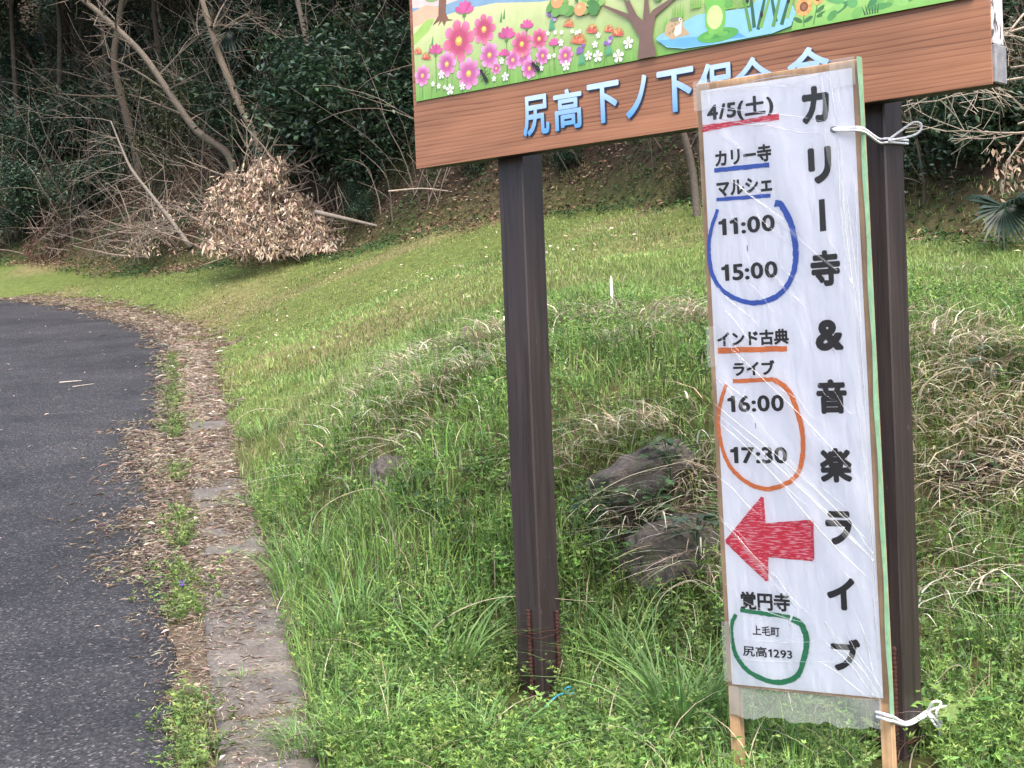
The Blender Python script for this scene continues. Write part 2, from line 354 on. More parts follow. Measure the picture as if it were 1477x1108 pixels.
def ground_z(x, y):
    x = np.atleast_1d(np.asarray(x, float)); y = np.atleast_1d(np.asarray(y, float))
    xc = np.clip(x, -15, 7); e = forest_e(x, y)
    yc = np.clip(np.minimum(y, np.interp(x, EDGE_X, EDGE_Y) + 0.6), -2, 37)
    out = np.full(x.shape, _W[_n]) + _W[_n + 1] * xc + _W[_n + 2] * yc
    for i in range(_n): out += _W[i] * _tps((xc - CP[i, 0]) ** 2 + (yc - CP[i, 1]) ** 2)
    side = road_side(x, y)
    rz = road_z(np.clip(y, -8, 45))
    k = np.clip((side - 0.45) / 0.5, 0, 1); k = np.where(y > 19, np.clip(side / 0.8, 0, 1), k)
    out = rz * (1 - k) + out * k
    out += (vnoise(x, y, 0.55, 3) - 0.5) * 0.06 * k + (vnoise(x, y, 0.2, 4) - 0.5) * 0.03 * k * (y < 12)
    hill = np.clip(e, 0, None)
    rise = np.where(hill < 16, hill * 1.05, 16.8 + (hill - 16) * 0.4)
    out += np.minimum(rise, 40) + (vnoise(x, y, 1.7, 5) - 0.5) * 0.8 * np.clip(hill / 3, 0, 1)
    under = (side < 0.5) & (y < 20.5)
    out = np.where(side < 0, rz - 0.05, np.where(under, np.minimum(out, rz - 0.02), out))
    return out
def gz(x, y): return float(ground_z([x], [y])[0])
def gpos(u, v):                              # where the sight line through a photo pixel meets the ground
    D = np.linspace(3.6, 60, 2200); P = np.array([at(u, v, d) for d in D]); g = ground_z(P[:, 0], P[:, 1])
    i = int(np.argmax(P[:, 2] < g)); p = P[i]; return Vector((p[0], p[1], float(g[i])))

def axis(lo, a, b, hi, step, grow=1.22):
    mid = list(np.arange(a, b, step)); L = []; s = step; p = a
    while p > lo: s *= grow; p -= s; L.append(p)
    Rr = []; s = step; p = mid[-1]
    while p < hi: s *= grow; p += s; Rr.append(p)
    return np.array(L[::-1] + mid + Rr)
gx = axis(-500, -13, 7.5, 500, 0.11); gy = axis(-300, 3.2, 42, 600, 0.11)
X, Y = np.meshgrid(gx, gy); xf = X.ravel(); yf = Y.ravel(); Zg = ground_z(xf, yf)
nx, ny = len(gx), len(gy)
idx = (np.arange(ny - 1)[:, None] * nx + np.arange(nx - 1)[None]).ravel()
faces = np.stack([idx, idx + 1, idx + nx + 1, idx + nx], 1)
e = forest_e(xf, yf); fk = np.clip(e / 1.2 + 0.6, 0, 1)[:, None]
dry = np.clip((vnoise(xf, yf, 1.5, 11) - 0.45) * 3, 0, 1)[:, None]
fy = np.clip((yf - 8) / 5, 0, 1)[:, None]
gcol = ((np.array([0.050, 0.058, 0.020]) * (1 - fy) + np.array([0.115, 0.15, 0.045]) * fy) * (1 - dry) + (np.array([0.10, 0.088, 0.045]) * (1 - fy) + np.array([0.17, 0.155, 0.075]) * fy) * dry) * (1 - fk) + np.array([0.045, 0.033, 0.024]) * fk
rs = road_side(xf, yf); vg = ((rs < 0.55) & (yf < 20))[:, None]
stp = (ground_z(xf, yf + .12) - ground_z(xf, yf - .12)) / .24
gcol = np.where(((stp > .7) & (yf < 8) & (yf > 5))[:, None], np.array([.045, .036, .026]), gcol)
gcol = np.where(vg, np.array([0.15, 0.12, 0.092]), gcol)
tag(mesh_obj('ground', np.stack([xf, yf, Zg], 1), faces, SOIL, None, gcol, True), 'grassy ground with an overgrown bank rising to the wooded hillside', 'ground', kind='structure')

# road: sheet on the ground, cut by its right-hand edge
rc = crom(ROAD_R, 10); rv = []; rf = []; K = 26
tw = np.array([0, 0.02, 0.05, 0.1, 0.2, 0.35, 0.5, 0.7, 0.9, 1.2, 1.5, 1.8, 2.1, 2.4, 2.7, 3, 3.3, 3.6, 3.9, 4.2, 4.5, 4.8, 5.1, 5.4, 5.7, 6.0])
for i, p in enumerate(rc):
    q = rc[min(i + 1, len(rc) - 1)] - rc[max(i - 1, 0)]; q = q / np.linalg.norm(q); nrm = np.array([-q[1], q[0]])
    jit = 0.13 * (vnoise(np.array([p[0] * 3]), np.array([p[1] * 3]), 0.5, 8)[0] - 0.5)
    for k in range(K):
        w = p + nrm * (tw[k] + jit * (k < 5)); z = road_z(np.clip(w[1], -8, 45)) - (0.05 if k == 0 else 0.0)
        rv.append((w[0], w[1], z))
for i in range(len(rc) - 1):
    for k in range(K - 1): a = i * K + k; rf.append((a, a + K, a + K + 1, a + 1))
tag(mesh_obj('road', np.array(rv), np.array(rf)[:, ::-1], ASPHALT, None, None, True), 'worn grey asphalt road curving left up the slope', 'road', kind='structure')

# slab strip
path = empty('path', (slab_x(5), 5, road_z(5))); tag(path, 'narrow strip of weathered concrete slabs beside the asphalt', 'path', kind='structure')
ang = math.atan2(-0.2216, 1.0); tilt = math.atan(0.105)
variants = []
for k in range(4):
    mb = MB(); Wd = SLABW; Ln = 0.452; nxs, nys = 9, 11; v = []; f = []
    for j in range(nys):
        for i in range(nxs):
            xx = Wd * i / (nxs - 1); yy = Ln * j / (nys - 1); edge = min(i, nxs - 1 - i, j, nys - 1 - j)
            jx = random.uniform(-.006, .006) if edge == 0 else 0; zz = random.uniform(-.0015, .0015) - (0.010 + random.uniform(0, .008) if edge == 0 else 0)
            v.append((xx + jx, yy + (random.uniform(-.005, .005) if j in (0, nys - 1) else 0), zz))
    for j in range(nys - 1):
        for i in range(nxs - 1): a = j * nxs + i; f.append((a, a + 1, a + nxs + 1, a + nxs))
    ringi = [i for i in range(nxs)] + [j * nxs + nxs - 1 for j in range(1, nys)] + [(nys - 1) * nxs + i for i in range(nxs - 2, -1, -1)] + [j * nxs for j in range(nys - 2, 0, -1)]
    b = len(v); v += [(v[i][0], v[i][1], -0.09) for i in ringi]; L = len(ringi)
    for i in range(L): f.append((ringi[(i + 1) % L], ringi[i], b + i, b + (i + 1) % L))
    mb.add(v, f); o = mb.build('slab', CONCRETE, None, True); variants.append(o.data); bpy.data.objects.remove(o)
y = 2.2; k = 0
while y < 19.3:
    o = bpy.data.objects.new('slab', variants[k % 4]); COL.objects.link(o); o.parent = path
    o.matrix_world = Matrix.Translation((slab_x(y) + random.uniform(-.012, .012), y, road_z(y) + 0.022 + random.uniform(-.016, .014))) @ Matrix.Rotation(-ang + random.uniform(-.02, .02), 4, 'Z') @ Matrix.Rotation(tilt + random.uniform(-.045, .03), 4, 'X') @ Matrix.Rotation(random.uniform(-.03, .03), 4, 'Y')
    bpy.context.view_layer.update(); mw = o.matrix_world.copy(); o.matrix_parent_inverse = Matrix.Translation(-Vector(path.location)); o.matrix_basis = mw
    y += 0.484 * math.cos(ang); k += 1

# ------------------------------------------------------------------ vegetation generators (numpy)
def blade_arrays(P, h, w, az, bend, k, col, tipcol=None, drop=0.42):
    n = len(P); t = np.linspace(0, 1, k + 1)
    d = np.stack([np.cos(az), np.sin(az)], 1); fa = az + np.pi / 2 + rng.normal(0, 0.5, n); s = np.stack([np.cos(fa), np.sin(fa)], 1)
    V = []; C = []
    for i, tt in enumerate(t):
        off = (bend * h * tt ** 1.8)[:, None] * d; z = h * (tt - drop * np.minimum(bend, 1.6) * tt ** 2.4)
        ww = w * (1 - tt ** 1.6) * (0.75 + 0.6 * min(tt * 3, 1) * 0.5)
        base = np.concatenate([P[:, :2] + off, (P[:, 2] + z)[:, None]], 1)
        cc = col if tipcol is None else col * (1 - tt) + tipcol * tt
        if i < k:
            V.append(base - np.concatenate([s * ww[:, None] / 2, np.zeros((n, 1))], 1)); V.append(base + np.concatenate([s * ww[:, None] / 2, np.zeros((n, 1))], 1)); C += [cc, cc]
        else: V.append(base); C.append(cc)
    m_ = 2 * k + 1; V = np.stack(V, 1).reshape(-1, 3); C = np.stack(C, 1).reshape(-1, 3); F = []
    for i in range(k - 1): a = 2 * i; F += [(a, a + 1, a + 3), (a, a + 3, a + 2)]
    a = 2 * (k - 1); F.append((a, a + 1, a + 2)); F = np.array(F)
    return V, (np.arange(n)[:, None, None] * m_ + F[None]).reshape(-1, 3), C

def leaf_arrays(P, dirs, nrm, L, W, col, fold=0.0):      # rhombic leaves: base P, direction, normal
    n = len(P); dirs = dirs / np.linalg.norm(dirs, axis=1, keepdims=True); s = np.cross(dirs, nrm)
    s /= np.maximum(np.linalg.norm(s, axis=1, keepdims=True), 1e-6); nn = np.cross(s, dirs)
    L = np.broadcast_to(np.asarray(L, float), (n,))[:, None]; W = np.broadcast_to(np.asarray(W, float), (n,))[:, None]
    V = np.stack([P, P + dirs * L * 0.45 + s * W / 2 + nn * L * 0.08, P + dirs * L - nn * L * 0.08, P + dirs * L * 0.45 - s * W / 2 + nn * L * 0.08], 1).reshape(-1, 3)
    F = np.array([(0, 1, 2), (0, 2, 3)]); return V, (np.arange(n)[:, None, None] * 4 + F[None]).reshape(-1, 3), np.repeat(col, 4, 0)

class NP:
    def __init__(s): s.V = []; s.F = []; s.C = []; s.n = 0
    def add(s, a): V, F, C = a; s.V.append(V); s.F.append(F + s.n); s.C.append(C); s.n += len(V)
    def build(s, name, mat, parent=None): return mesh_obj(name, np.concatenate(s.V), np.concatenate(s.F), mat, parent, np.concatenate(s.C))

def pick(pal, n, jit=0.18):
    pal = np.array(pal); c = pal[rng.integers(0, len(pal), n)]
    return np.clip(c * (1 + rng.normal(0, jit, (n, 1))) * (1 + rng.normal(0, 0.06, (n, 3))), 0.004, 0.9)

def field_points(n, y0, y1, power, margin=0.06):
    ys = np.linspace(y0, y1, 2000); wdt = 2 * (738.5 / FPX + margin) * ys + 0.5; pdf = wdt * (5.0 / ys) ** power
    cdf = np.cumsum(pdf); cdf /= cdf[-1]; y = np.interp(rng.random(n), cdf, ys)
    x = (rng.random(n) - 0.5) * (2 * (738.5 / FPX + margin) * y + 0.5); return x, y

G_FRESH = [(0.131, 0.238, 0.055), (0.168, 0.275, 0.068), (0.101, 0.188, 0.053), (0.211, 0.298, 0.084)]
G_FIELD = [(0.231, 0.316, 0.096), (0.185, 0.281, 0.081), (0.292, 0.344, 0.124), (0.158, 0.246, 0.074)]
G_YELL = [(0.241, 0.247, 0.086), (0.299, 0.270, 0.138), (0.207, 0.230, 0.069)]
G_DARK = [(0.035, 0.075, 0.022), (0.05, 0.095, 0.028), (0.03, 0.06, 0.025)]
STRAW = [(0.46, 0.39, 0.27), (0.54, 0.47, 0.34), (0.38, 0.31, 0.21), (0.60, 0.55, 0.43)]
BROWN = [(0.22, 0.145, 0.09), (0.29, 0.20, 0.13), (0.16, 0.10, 0.065), (0.36, 0.27, 0.19)]

CREST = np.array([(-1.0, 8.6), (-0.86, 8.6), (-0.54, 8.6), (-0.15, 8.9), (0.67, 9.0), (1.06, 8.8), (1.32, 8.1), (2.0, 7.3), (2.6, 7.0)])
def crest_y(x): return np.interp(x, CREST[:, 0], CREST[:, 1])

# lawn and meadow: every blade its own strip, one mass nobody could count
x, y = field_points(400000, 3.7, 31, 1.35)
sd_ = road_side(x, y); ee = forest_e(x, y)
slabr = x - (slab_x(y) + SLABW)
ok = np.where(y < 19.5, slabr > -0.03 + 0.07 * rng.random(len(x)) - np.where(rng.random(len(x)) < .10, .20 * rng.random(len(x)) * (vnoise(x, y, .4, 29) > .5), 0), sd_ > 0.25) & (ee < 0.45)
bare = vnoise(x, y, 0.9, 21) * 0.6 + vnoise(x, y, 0.3, 22) * 0.4
ok &= ~((y > 12) & (bare > 0.70) & (rng.random(len(x)) < 0.6))
ok &= ~((y < 8.3) & (rng.random(len(x)) < 0.35 * (vnoise(x, y, .5, 28) > .35)))
POSTS = [(0.03, 5.47), (1.12, 4.57)]
def clear_post(x, y): return ~((y > 3.8) & (y < 4.64) & (x > .225 * y) & (x < .272 * y)) & (np.hypot(x - 0.02, (y - 5.34) * .6) > .10) & (np.hypot(x - 0.02, y - 5.45) > .12)
ok &= clear_post(x, y)
st = (ground_z(x, y + .12) - ground_z(x, y - .12)) / .24
ok &= ~((st > .75) & (y < 8) & (rng.random(len(x)) < .85))
x, y, slabr, ee = x[ok], y[ok], slabr[ok], ee[ok]; n = len(x)
z = ground_z(x, y); far = y > 10.0
tall = vnoise(x, y, 0.8, 23) * 0.6 + vnoise(x, y, 0.25, 24) * 0.4
hb = np.interp(y, [4, 7, 9, 11, 14, 20, 30], [.24, .24, .20, .19, .14, .085, .08])
h = hb * (0.25 + 0.9 * tall * rng.random(n))
h = np.where((slabr < 1.2) & (y < 17) & (y > 6), h * 1.25, h)
w = np.where(far, 0.0035 + 0.0005 * y, 0.0045 + 0.003 * rng.random(n))
yel = np.clip(vnoise(x, y, 2.2, 25) * 1.3 - 0.55 + np.where((y > 19) & (x < 0), 0.42 * np.clip((24.5 - np.abs(y - 23.5)) / 24.5, 0, 1), 0), 0, 0.75) * np.where(far, 1, 0.3)
sel = rng.random(n) < yel
fk_ = np.clip((y - 9) / 5, 0, 1)[:, None]
col = pick(G_FRESH, n) * (1 - fk_) + pick(G_FIELD, n, .12) * fk_; col = np.where(sel[:, None], pick(G_YELL, n, .12) * .8, col)
big = vnoise(x, y, 1.3, 26)[:, None]; col = col * (0.74 + 0.5 * big) * (0.75 + 0.5 * vnoise(x, y, .28, 27)[:, None])
dry = rng.random(n) < np.where(far, 0.02, 0.05); col = np.where(dry[:, None], pick(STRAW, n) * .85, col)
P = np.stack([x, y, z - 0.01], 1); az = rng.random(n) * 6.283; bend = np.abs(rng.normal(0.55, 0.35, n))
g = NP()
nr = ~far
g.add(blade_arrays(P[nr], h[nr], w[nr], az[nr], bend[nr], 3, col[nr], col[nr] * 1.15))
g.add(blade_arrays(P[far], h[far], w[far], az[far], bend[far], 2, col[far], col[far] * 1.1))
tag(g.build('grass', GRASS), 'short and knee-high green grass covering the field and the bank', 'grass', kind='stuff')

STRAWP = [(545, 560, 200, .10, .10, -2.2), (585, 545, 200, .10, .10, -2.2), (640, 520, 140, .10, .08, -2.3), (705, 495, 220, .10, .08, -2.2), (690, 545, 130, .09, .08, -2.2), (640, 570, 100, .08, .08, -2.2), (560, 610, 90, .10, .10, -2.0), (600, 650, 120, .14, .08, -2.0), (860, 470, 160, .14, .08, -1.8), (960, 470, 200, .14, .08, -1.4), (1005, 480, 160, .10, .08, -1.2), (930, 500, 70, .16, .10, -1.5), (1340, 500, 190, .12, .12, -.9), (1400, 520, 220, .14, .12, -1.2), (1460, 540, 220, .12, .14, -1.6), (1350, 570, 140, .12, .12, -1.5), (1440, 610, 170, .14, .14, -1.7), (1380, 640, 140, .14, .12, -2.0), (1450, 690, 160, .12, .12, -1.8), (1360, 720, 120, .12, .12, -1.4), (1400, 800, 90, .12, .12, -1.2), (1350, 900, 60, .10, .10, -1.0), (1380, 400, 50, .14, .12, -1.0), (900, 640, 90, .16, .04, -2.6), (960, 630, 80, .12, .05, -2.6), (1000, 700, 90, .10, .06, -1.7), (830, 680, 70, .10, .08, -1.6), (960, 770, 120, .12, .06, -1.7), (1010, 840, 90, .06, .08, -1.5), (330, 480, 60, .5, .5, 0), (480, 640, 70, .12, .12, -2.4)]
STRAWXY = np.array([tuple(gpos(q[0], q[1])[:2]) for q in STRAWP])
# leafy weeds (whorled sprigs) over the near ground and bank
def sprigs(x, y, hs, pal, levels=5, K=6, ls=0.028, lw=0.009):
    n = len(x); z = ground_z(x, y); g = NP(); col = pick(pal, n, .22); sz = rng.uniform(.75, 1.5, n)
    lean = rng.normal(0, 0.4, (n, 2)); up = rng.uniform(-.15, 1.1, n)
    for l in range(levels):
        t = (l + 0.7) / levels; tj = np.maximum(t + rng.normal(0, .06, n), .02); c = np.stack([x + lean[:, 0] * hs * tj ** 1.5, y + lean[:, 1] * hs * tj ** 1.5, z + hs * tj], 1)
        for k in range(K):
            a = 2 * math.pi * k / K + l * 0.5 + rng.random(n) * 1.2
            d = np.stack([np.cos(a), np.sin(a), up + rng.normal(0, .35, n)], 1)
            L = ls * sz * .70 * (1.2 - 0.45 * t) * rng.uniform(0.6, 1.35, n)
            nm = np.stack([rng.normal(0, .5, n), rng.normal(-.2, .5, n), np.ones(n)], 1)
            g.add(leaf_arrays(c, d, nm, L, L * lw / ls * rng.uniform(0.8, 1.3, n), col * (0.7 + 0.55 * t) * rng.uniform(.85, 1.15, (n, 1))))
    return g
x, y = field_points(21000, 3.7, 10.0, 0.9)
near_straw = np.min(np.hypot(x[:, None] - STRAWXY[None, :, 0], y[:, None] - STRAWXY[None, :, 1]), 1)
slabr = x - (slab_x(y) + SLABW); pat = vnoise(x, y, 0.6, 31); st = (ground_z(x, y + .12) - ground_z(x, y - .12)) / .24
ok = (slabr > 0.02) & (pat > 0.22) & clear_post(x, y) & ~((st > .8) & (rng.random(len(x)) < .6)) & ((y < 6.9) | (rng.random(len(x)) < .45)) & ((near_straw > .20) | (rng.random(len(x)) < .2))
x, y, st = x[ok], y[ok], st[ok]; kind = vnoise(x, y, .45, 36)
a1 = kind < .42; a2 = (kind >= .42) & (kind < .60); a3 = kind >= .60
gg = sprigs(x[a1], y[a1], 0.05 + 0.15 * rng.random(a1.sum()), G_FRESH + [(0.17, 0.27, 0.06)], 5, 5, .030, .009)
for sub, pal, lv_, K_, l_, w_ in ((a2, G_FRESH[:3] + [(.09, .15, .05)], 4, 4, .031, .013), (a3, [(.13, .21, .06), (.18, .27, .07), (.23, .31, .10), (.09, .15, .055)], 6, 4, .021, .009)):
    t_ = sprigs(x[sub], y[sub], 0.05 + 0.13 * rng.random(sub.sum()), pal, lv_, K_, l_, w_)
    for V_, F_, C_ in zip(t_.V, t_.F, t_.C): gg.V.append(V_); gg.F.append(F_ + gg.n); gg.C.append(C_)
    gg.n += t_.n
tag(gg.build('weeds', GRASS), 'leafy green weeds mixed into the near grass and bank', 'weeds', kind='stuff')

# weeds in the gap between the asphalt and the slabs
n = 1900; y = 4.0 + 15.0 * rng.random(n) ** 1.35; pk = vnoise(y * 0 + 3, y, 0.42, 35)
x = slab_x(y) - 0.10 + rng.normal(0, 1, n) * (.03 + .09 * np.clip(pk - .4, 0, .4) / .4); ok = (pk > np.where(y < 7.5, .30, .40)); x, y = x[ok], y[ok]
gw = sprigs(x, y, 0.035 + 0.085 * rng.random(len(x)), [(0.15, 0.22, 0.06), (0.20, 0.26, 0.08), (0.10, 0.16, 0.05)], 4, 5, 0.028, 0.010)
nb = 5000; yy = 4.0 + 15 * rng.random(nb) ** 1.3; xx = slab_x(yy) - 0.09 + rng.normal(0, 0.075, nb); ok = vnoise(yy * 0 + 3, yy, 0.42, 35) > np.where(yy < 7.5, .26, .40); xx, yy = xx[ok], yy[ok]; nb = len(xx)
gw.add(blade_arrays(np.stack([xx, yy, ground_z(xx, yy)], 1), 0.03 + 0.08 * rng.random(nb), np.full(nb, 0.005), rng.random(nb) * 6.28, np.abs(rng.normal(0.7, 0.3, nb)), 3, pick(G_FRESH + G_YELL[:1], nb)))
tag(gw.build('gap_weeds', GRASS), 'low weeds growing in the gap along the asphalt edge', 'weeds', kind='stuff')

# brown litter on strip, asphalt edge and under the trees; straw specks on the asphalt
n = 85000; y = 4.0 + 27 * rng.random(n) ** 1.6; s = rng.normal(0.02, 1, n) * np.where(y > 12.5, .15, .20) - np.where((y > 7.4) & (y < 13), np.abs(rng.normal(0, .16, n)), 0)
dens = np.interp(y, [4, 6, 7.3, 8, 12, 14, 18, 20, 31], [0.10, 0.14, 0.32, 1.0, 1.0, 0.75, 0.6, 0.7, 0.8])
pt_ = vnoise(s * 2, y, 0.5, 41) * 0.7 + 0.3 * vnoise(s * 6, y * 3, 0.5, 42)
xr = np.interp(y, RRY, RRX)
x = np.where(y < 19.3, slab_x(y) + 0.10 + s * 1.0, xr + 0.22 + s * 1.5)
dens = np.where((np.abs(s + .2) < .09) & (y < 7.6), .7, dens)
ok = (rng.random(n) < dens * np.clip(pt_ * 2.2 - 0.35, 0, 1.2)); x, y = x[ok], y[ok]
x2, y2 = field_points(1000, 3.7, 30, 0.7); ok = road_side(x2, y2) < -0.05; x2, y2 = x2[ok], y2[ok]
xa = np.concatenate([x, x2]); ya = np.concatenate([y, y2]); n = len(xa); n1 = len(x)
onroad = road_side(xa, ya) < 0.0; onslab = (xa > slab_x(ya)) & (xa < slab_x(ya) + SLABW) & (ya < 19.4)
za = np.where(onroad, road_z(ya) + 0.004, np.where(onslab, road_z(ya) + 0.024, ground_z(xa, ya) + 0.012)) + rng.random(n) * np.where(onslab, .003, .012)
a = rng.random(n) * 6.283; d = np.stack([np.cos(a), np.sin(a), rng.normal(0, 0.07, n)], 1)
d[:, 2] += 0.105 * d[:, 1]
L = np.where(np.arange(n) < n1, rng.uniform(0.025, 0.11, n), rng.uniform(0.012, 0.05, n)) * np.clip(ya / 10, .5, 1.5); Wd = np.where(rng.random(n) < 0.015, L * 0.35, (0.002 + 0.0025 * rng.random(n)) * np.clip(ya / 8, 1, 2.2)); Wd[n1:] = 0.0035 + 0.0004 * ya[n1:]
nm = np.stack([rng.normal(0, .25, n), rng.normal(0, .25, n), np.ones(n)], 1)
g = NP(); g.add(leaf_arrays(np.stack([xa, ya, za], 1), d, nm, L, Wd, pick([(.42, .34, .265), (.50, .42, .335), (.35, .275, .21), (.27, .205, .155), (.58, .50, .41)], n)))
xl, yl = field_points(1500, 9.5, 28, 0.4); ok = (road_side(xl, yl) > .5) & (forest_e(xl, yl) < .2) & (xl > slab_x(yl) + .6) & (vnoise(xl, yl, 2.0, 44) > .45); xl, yl = xl[ok], yl[ok]; nl = len(xl)
al = rng.random(nl) * 6.283
g.add(leaf_arrays(np.stack([xl, yl, ground_z(xl, yl) + .03 + .03 * rng.random(nl)], 1), np.stack([np.cos(al), np.sin(al), rng.normal(.1, .3, nl)], 1), np.stack([rng.normal(0, .6, nl), rng.normal(-.4, .5, nl), np.ones(nl)], 1), rng.uniform(.03, .08, nl), rng.uniform(.015, .035, nl), pick(BROWN[1:] + STRAW, nl)))
tag(g.build('leaf_litter', DRY), 'brown dead leaves and straw littering the slab strip and road edge', 'litter', kind='stuff')

# straw: bent dead blades on the bank and its crest
def straw_patch(cx, cy, n, rx, ry, az0, L=(.22, .75), wd=(.004, .012)):
    x = cx + rng.normal(0, rx, n); y = cy + rng.normal(0, ry, n); z = ground_z(x, y)
    az = az0 + rng.normal(0, 1.0, n); ln = rng.uniform(*L, n); h = ln * rng.uniform(.12, .4, n); bend = ln / h * rng.uniform(.6, 1.0, n)
    return blade_arrays(np.stack([x, y, z + rng.uniform(.01, .11, n)], 1), h, rng.uniform(*wd, n), az, np.minimum(bend, 6.0), 5, pick(STRAW + [(.60, .54, .43)], n, .2) * 1.1, None, .5)
g = NP()
for u_, v_, n_, rx, ry, az0 in STRAWP:
    q = gpos(u_, v_); g.add(straw_patch(q.x, q.y, int(n_ * .75), rx, ry, az0))
x5, y5 = field_points(700, 3.9, 8.8, 0.8); ok = (x5 > slab_x(y5) + SLABW + 0.05); x5, y5 = x5[ok], y5[ok]; n = len(x5)
g.add(blade_arrays(np.stack([x5, y5, ground_z(x5, y5) + .02], 1), rng.uniform(.1, .3, n), rng.uniform(.003, .006, n), rng.random(n) * 6.28, rng.uniform(.5, 2.0, n), 5, pick(STRAW, n)))
tag(g.build('dry_grass', DRY), 'pale dead straw flopped over the crest and face of the bank', 'dry grass', kind='stuff')

# ------------------------------------------------------------------ stones in the bank
def stone(u, v, D, size, label, seed, rot=0.0):
    r = np.random.default_rng(seed); import bmesh; from mathutils import noise as mnoise
    bm = bmesh.new(); bmesh.ops.create_icosphere(bm, subdivisions=5, radius=1.0)
    pl = [(Vector(r.normal(0, 1, 3)).normalized(), r.uniform(0.62, 0.92)) for _ in range(11)]
    ph = r.random(9) * 6
    for w_ in bm.verts:
        p = w_.co.copy()
        for nn, dd in pl:
            k = p.dot(nn)
            if k > dd: p -= nn * (k - dd) * 0.9
        q = 1 + 0.05 * math.sin(5 * p.x + ph[0]) * math.sin(4 * p.y + ph[1]) + 0.03 * math.sin(11 * p.z + ph[2]) * math.sin(9 * p.x + ph[3]) + 0.015 * math.sin(23 * p.y + ph[4]) * math.sin(19 * p.z + ph[5])
        f1 = mnoise.fractal(p * 2.2 + Vector((seed * 7, 0, 0)), .9, 2.0, 6); f2 = abs(mnoise.noise(p * 5 + Vector((0, seed * 3, 0))))
        w_.co = p * (q + f1 * .10 - f2 * .09)
    me = bpy.data.meshes.new('stone'); bm.to_mesh(me); bm.free(); me.materials.append(ROCK)
    me.polygons.foreach_set('use_smooth', np.ones(len(me.polygons), bool))
    o = bpy.data.objects.new('stone', me); COL.objects.link(o); c = at(u, v, D)
    o.location = c; o.scale = size; o.rotation_euler = (r.uniform(-.25, .25), r.uniform(-.25, .25), rot)
    return tag(o, label, 'stone', 'stones of the overgrown bank')
stone(915, 700, 6.72, (0.27, 0.22, 0.155), 'large slanted grey stone with mugwort on top, just left of the banner', 1, 0.2).rotation_euler[1] = -0.5
stone(975, 815, 6.32, (0.24, 0.22, 0.23), 'bulky brown-grey stone low in the bank, left of the red arrow', 2)
stone(565, 690, 7.48, (0.12, 0.14, 0.13), 'small pale stone in the bank nearest the slab strip', 3)
stone(672, 690, 7.15, (0.17, 0.14, 0.11), 'low flat stone in the grass left of the slim post', 4)
stone(748, 725, 6.92, (0.11, 0.12, 0.17), 'brownish stone half hidden behind the slim left post', 5)
stone(1440, 745, 6.25, (0.20, 0.16, 0.10), 'flat stone under straw at the right edge', 6)

# ------------------------------------------------------------------ long grass clumps
def clump(u, v, nb, hh, spread, pal, label, wd=0.008, bd=(0.5, 1.3)):
    p = gpos(u, v); n = nb; a = rng.random(n) * 6.283; rr = spread * 0.35 * np.sqrt(rng.random(n))
    xx = np.cos(a) * rr; yy = np.sin(a) * rr; P = np.stack([xx, yy, ground_z(xx + p.x, yy + p.y) - p.z - 0.01], 1)
    g = NP(); c = pick(pal, n); g.add(blade_arrays(P, hh * rng.uniform(0.5, 1.15, n), wd * rng.uniform(0.6, 1.2, n), a + rng.normal(0, 0.6, n), rng.uniform(*bd, n), 6, c, c * 1.25))
    o = g.build('grass_clump', GRASS); o.location = p; return tag(o, label, 'grass clump', 'long-bladed grass clumps')
LG = [(0.140, 0.252, 0.070), (0.182, 0.294, 0.091), (0.112, 0.210, 0.063)]
clump(360, 735, 170, 0.20, 0.30, LG, 'fine drooping grass clump spilling onto the slabs at mid strip', 0.004, (0.9, 1.8))
clump(385, 640, 110, 0.34, 0.40, LG, 'tall grass clump above the drooping one beside the slab strip', 0.006)
clump(445, 835, 120, 0.42, 0.45, LG, 'long arching grass clump leaning over the slab strip', 0.007)
clump(450, 1085, 300, 0.20, 0.32, LG, 'dense fine-bladed grass tuft at the bottom beside the slabs', 0.0035, (0.7, 1.6))
clump(645, 975, 100, 0.40, 0.36, LG, 'broad-bladed grass clump left of the slim post', 0.010)
clump(985, 1055, 120, 0.46, 0.38, LG, 'broad-bladed grass clump at the left leg of the banner', 0.011)
clump(560, 1000, 90, 0.20, 0.30, LG, 'small grass clump between the slabs and the slim post', 0.007)
clump(1420, 800, 130, 0.30, 0.40, LG, 'loose grass clump right of the thick post by the right edge', 0.006)
clump(905, 440, 90, 0.16, 0.3, LG, 'low grass clump near the white stake on the crest', 0.008)
clump(845, 560, 60, 0.17, 0.3, LG, 'upright grass clump on the slope right of the slim post', 0.006)
clump(505, 915, 90, 0.34, 0.36, LG, 'loose grass clump beside the slabs below the long arching one', 0.008)
clump(535, 1090, 110, 0.30, 0.34, LG, 'grass clump at the bottom edge right of the fine tuft', 0.008)
clump(425, 700, 90, 0.36, 0.36, LG, 'tall loose clump right of the fine drooping clump', 0.006)
clump(700, 1085, 80, 0.26, 0.34, LG, 'low loose clump in front of the slim post', 0.008)
clump(905, 960, 70, 0.34, 0.30, LG, 'upright loose clump between slim post and banner', 0.008)
clump(1440, 930, 110, 0.34, 0.36, LG, 'feathery grass clump low at the right edge', 0.005)
clump(350, 985, 60, 0.10, 0.16, LG, 'sparse little tuft rooted between two slabs', 0.004)
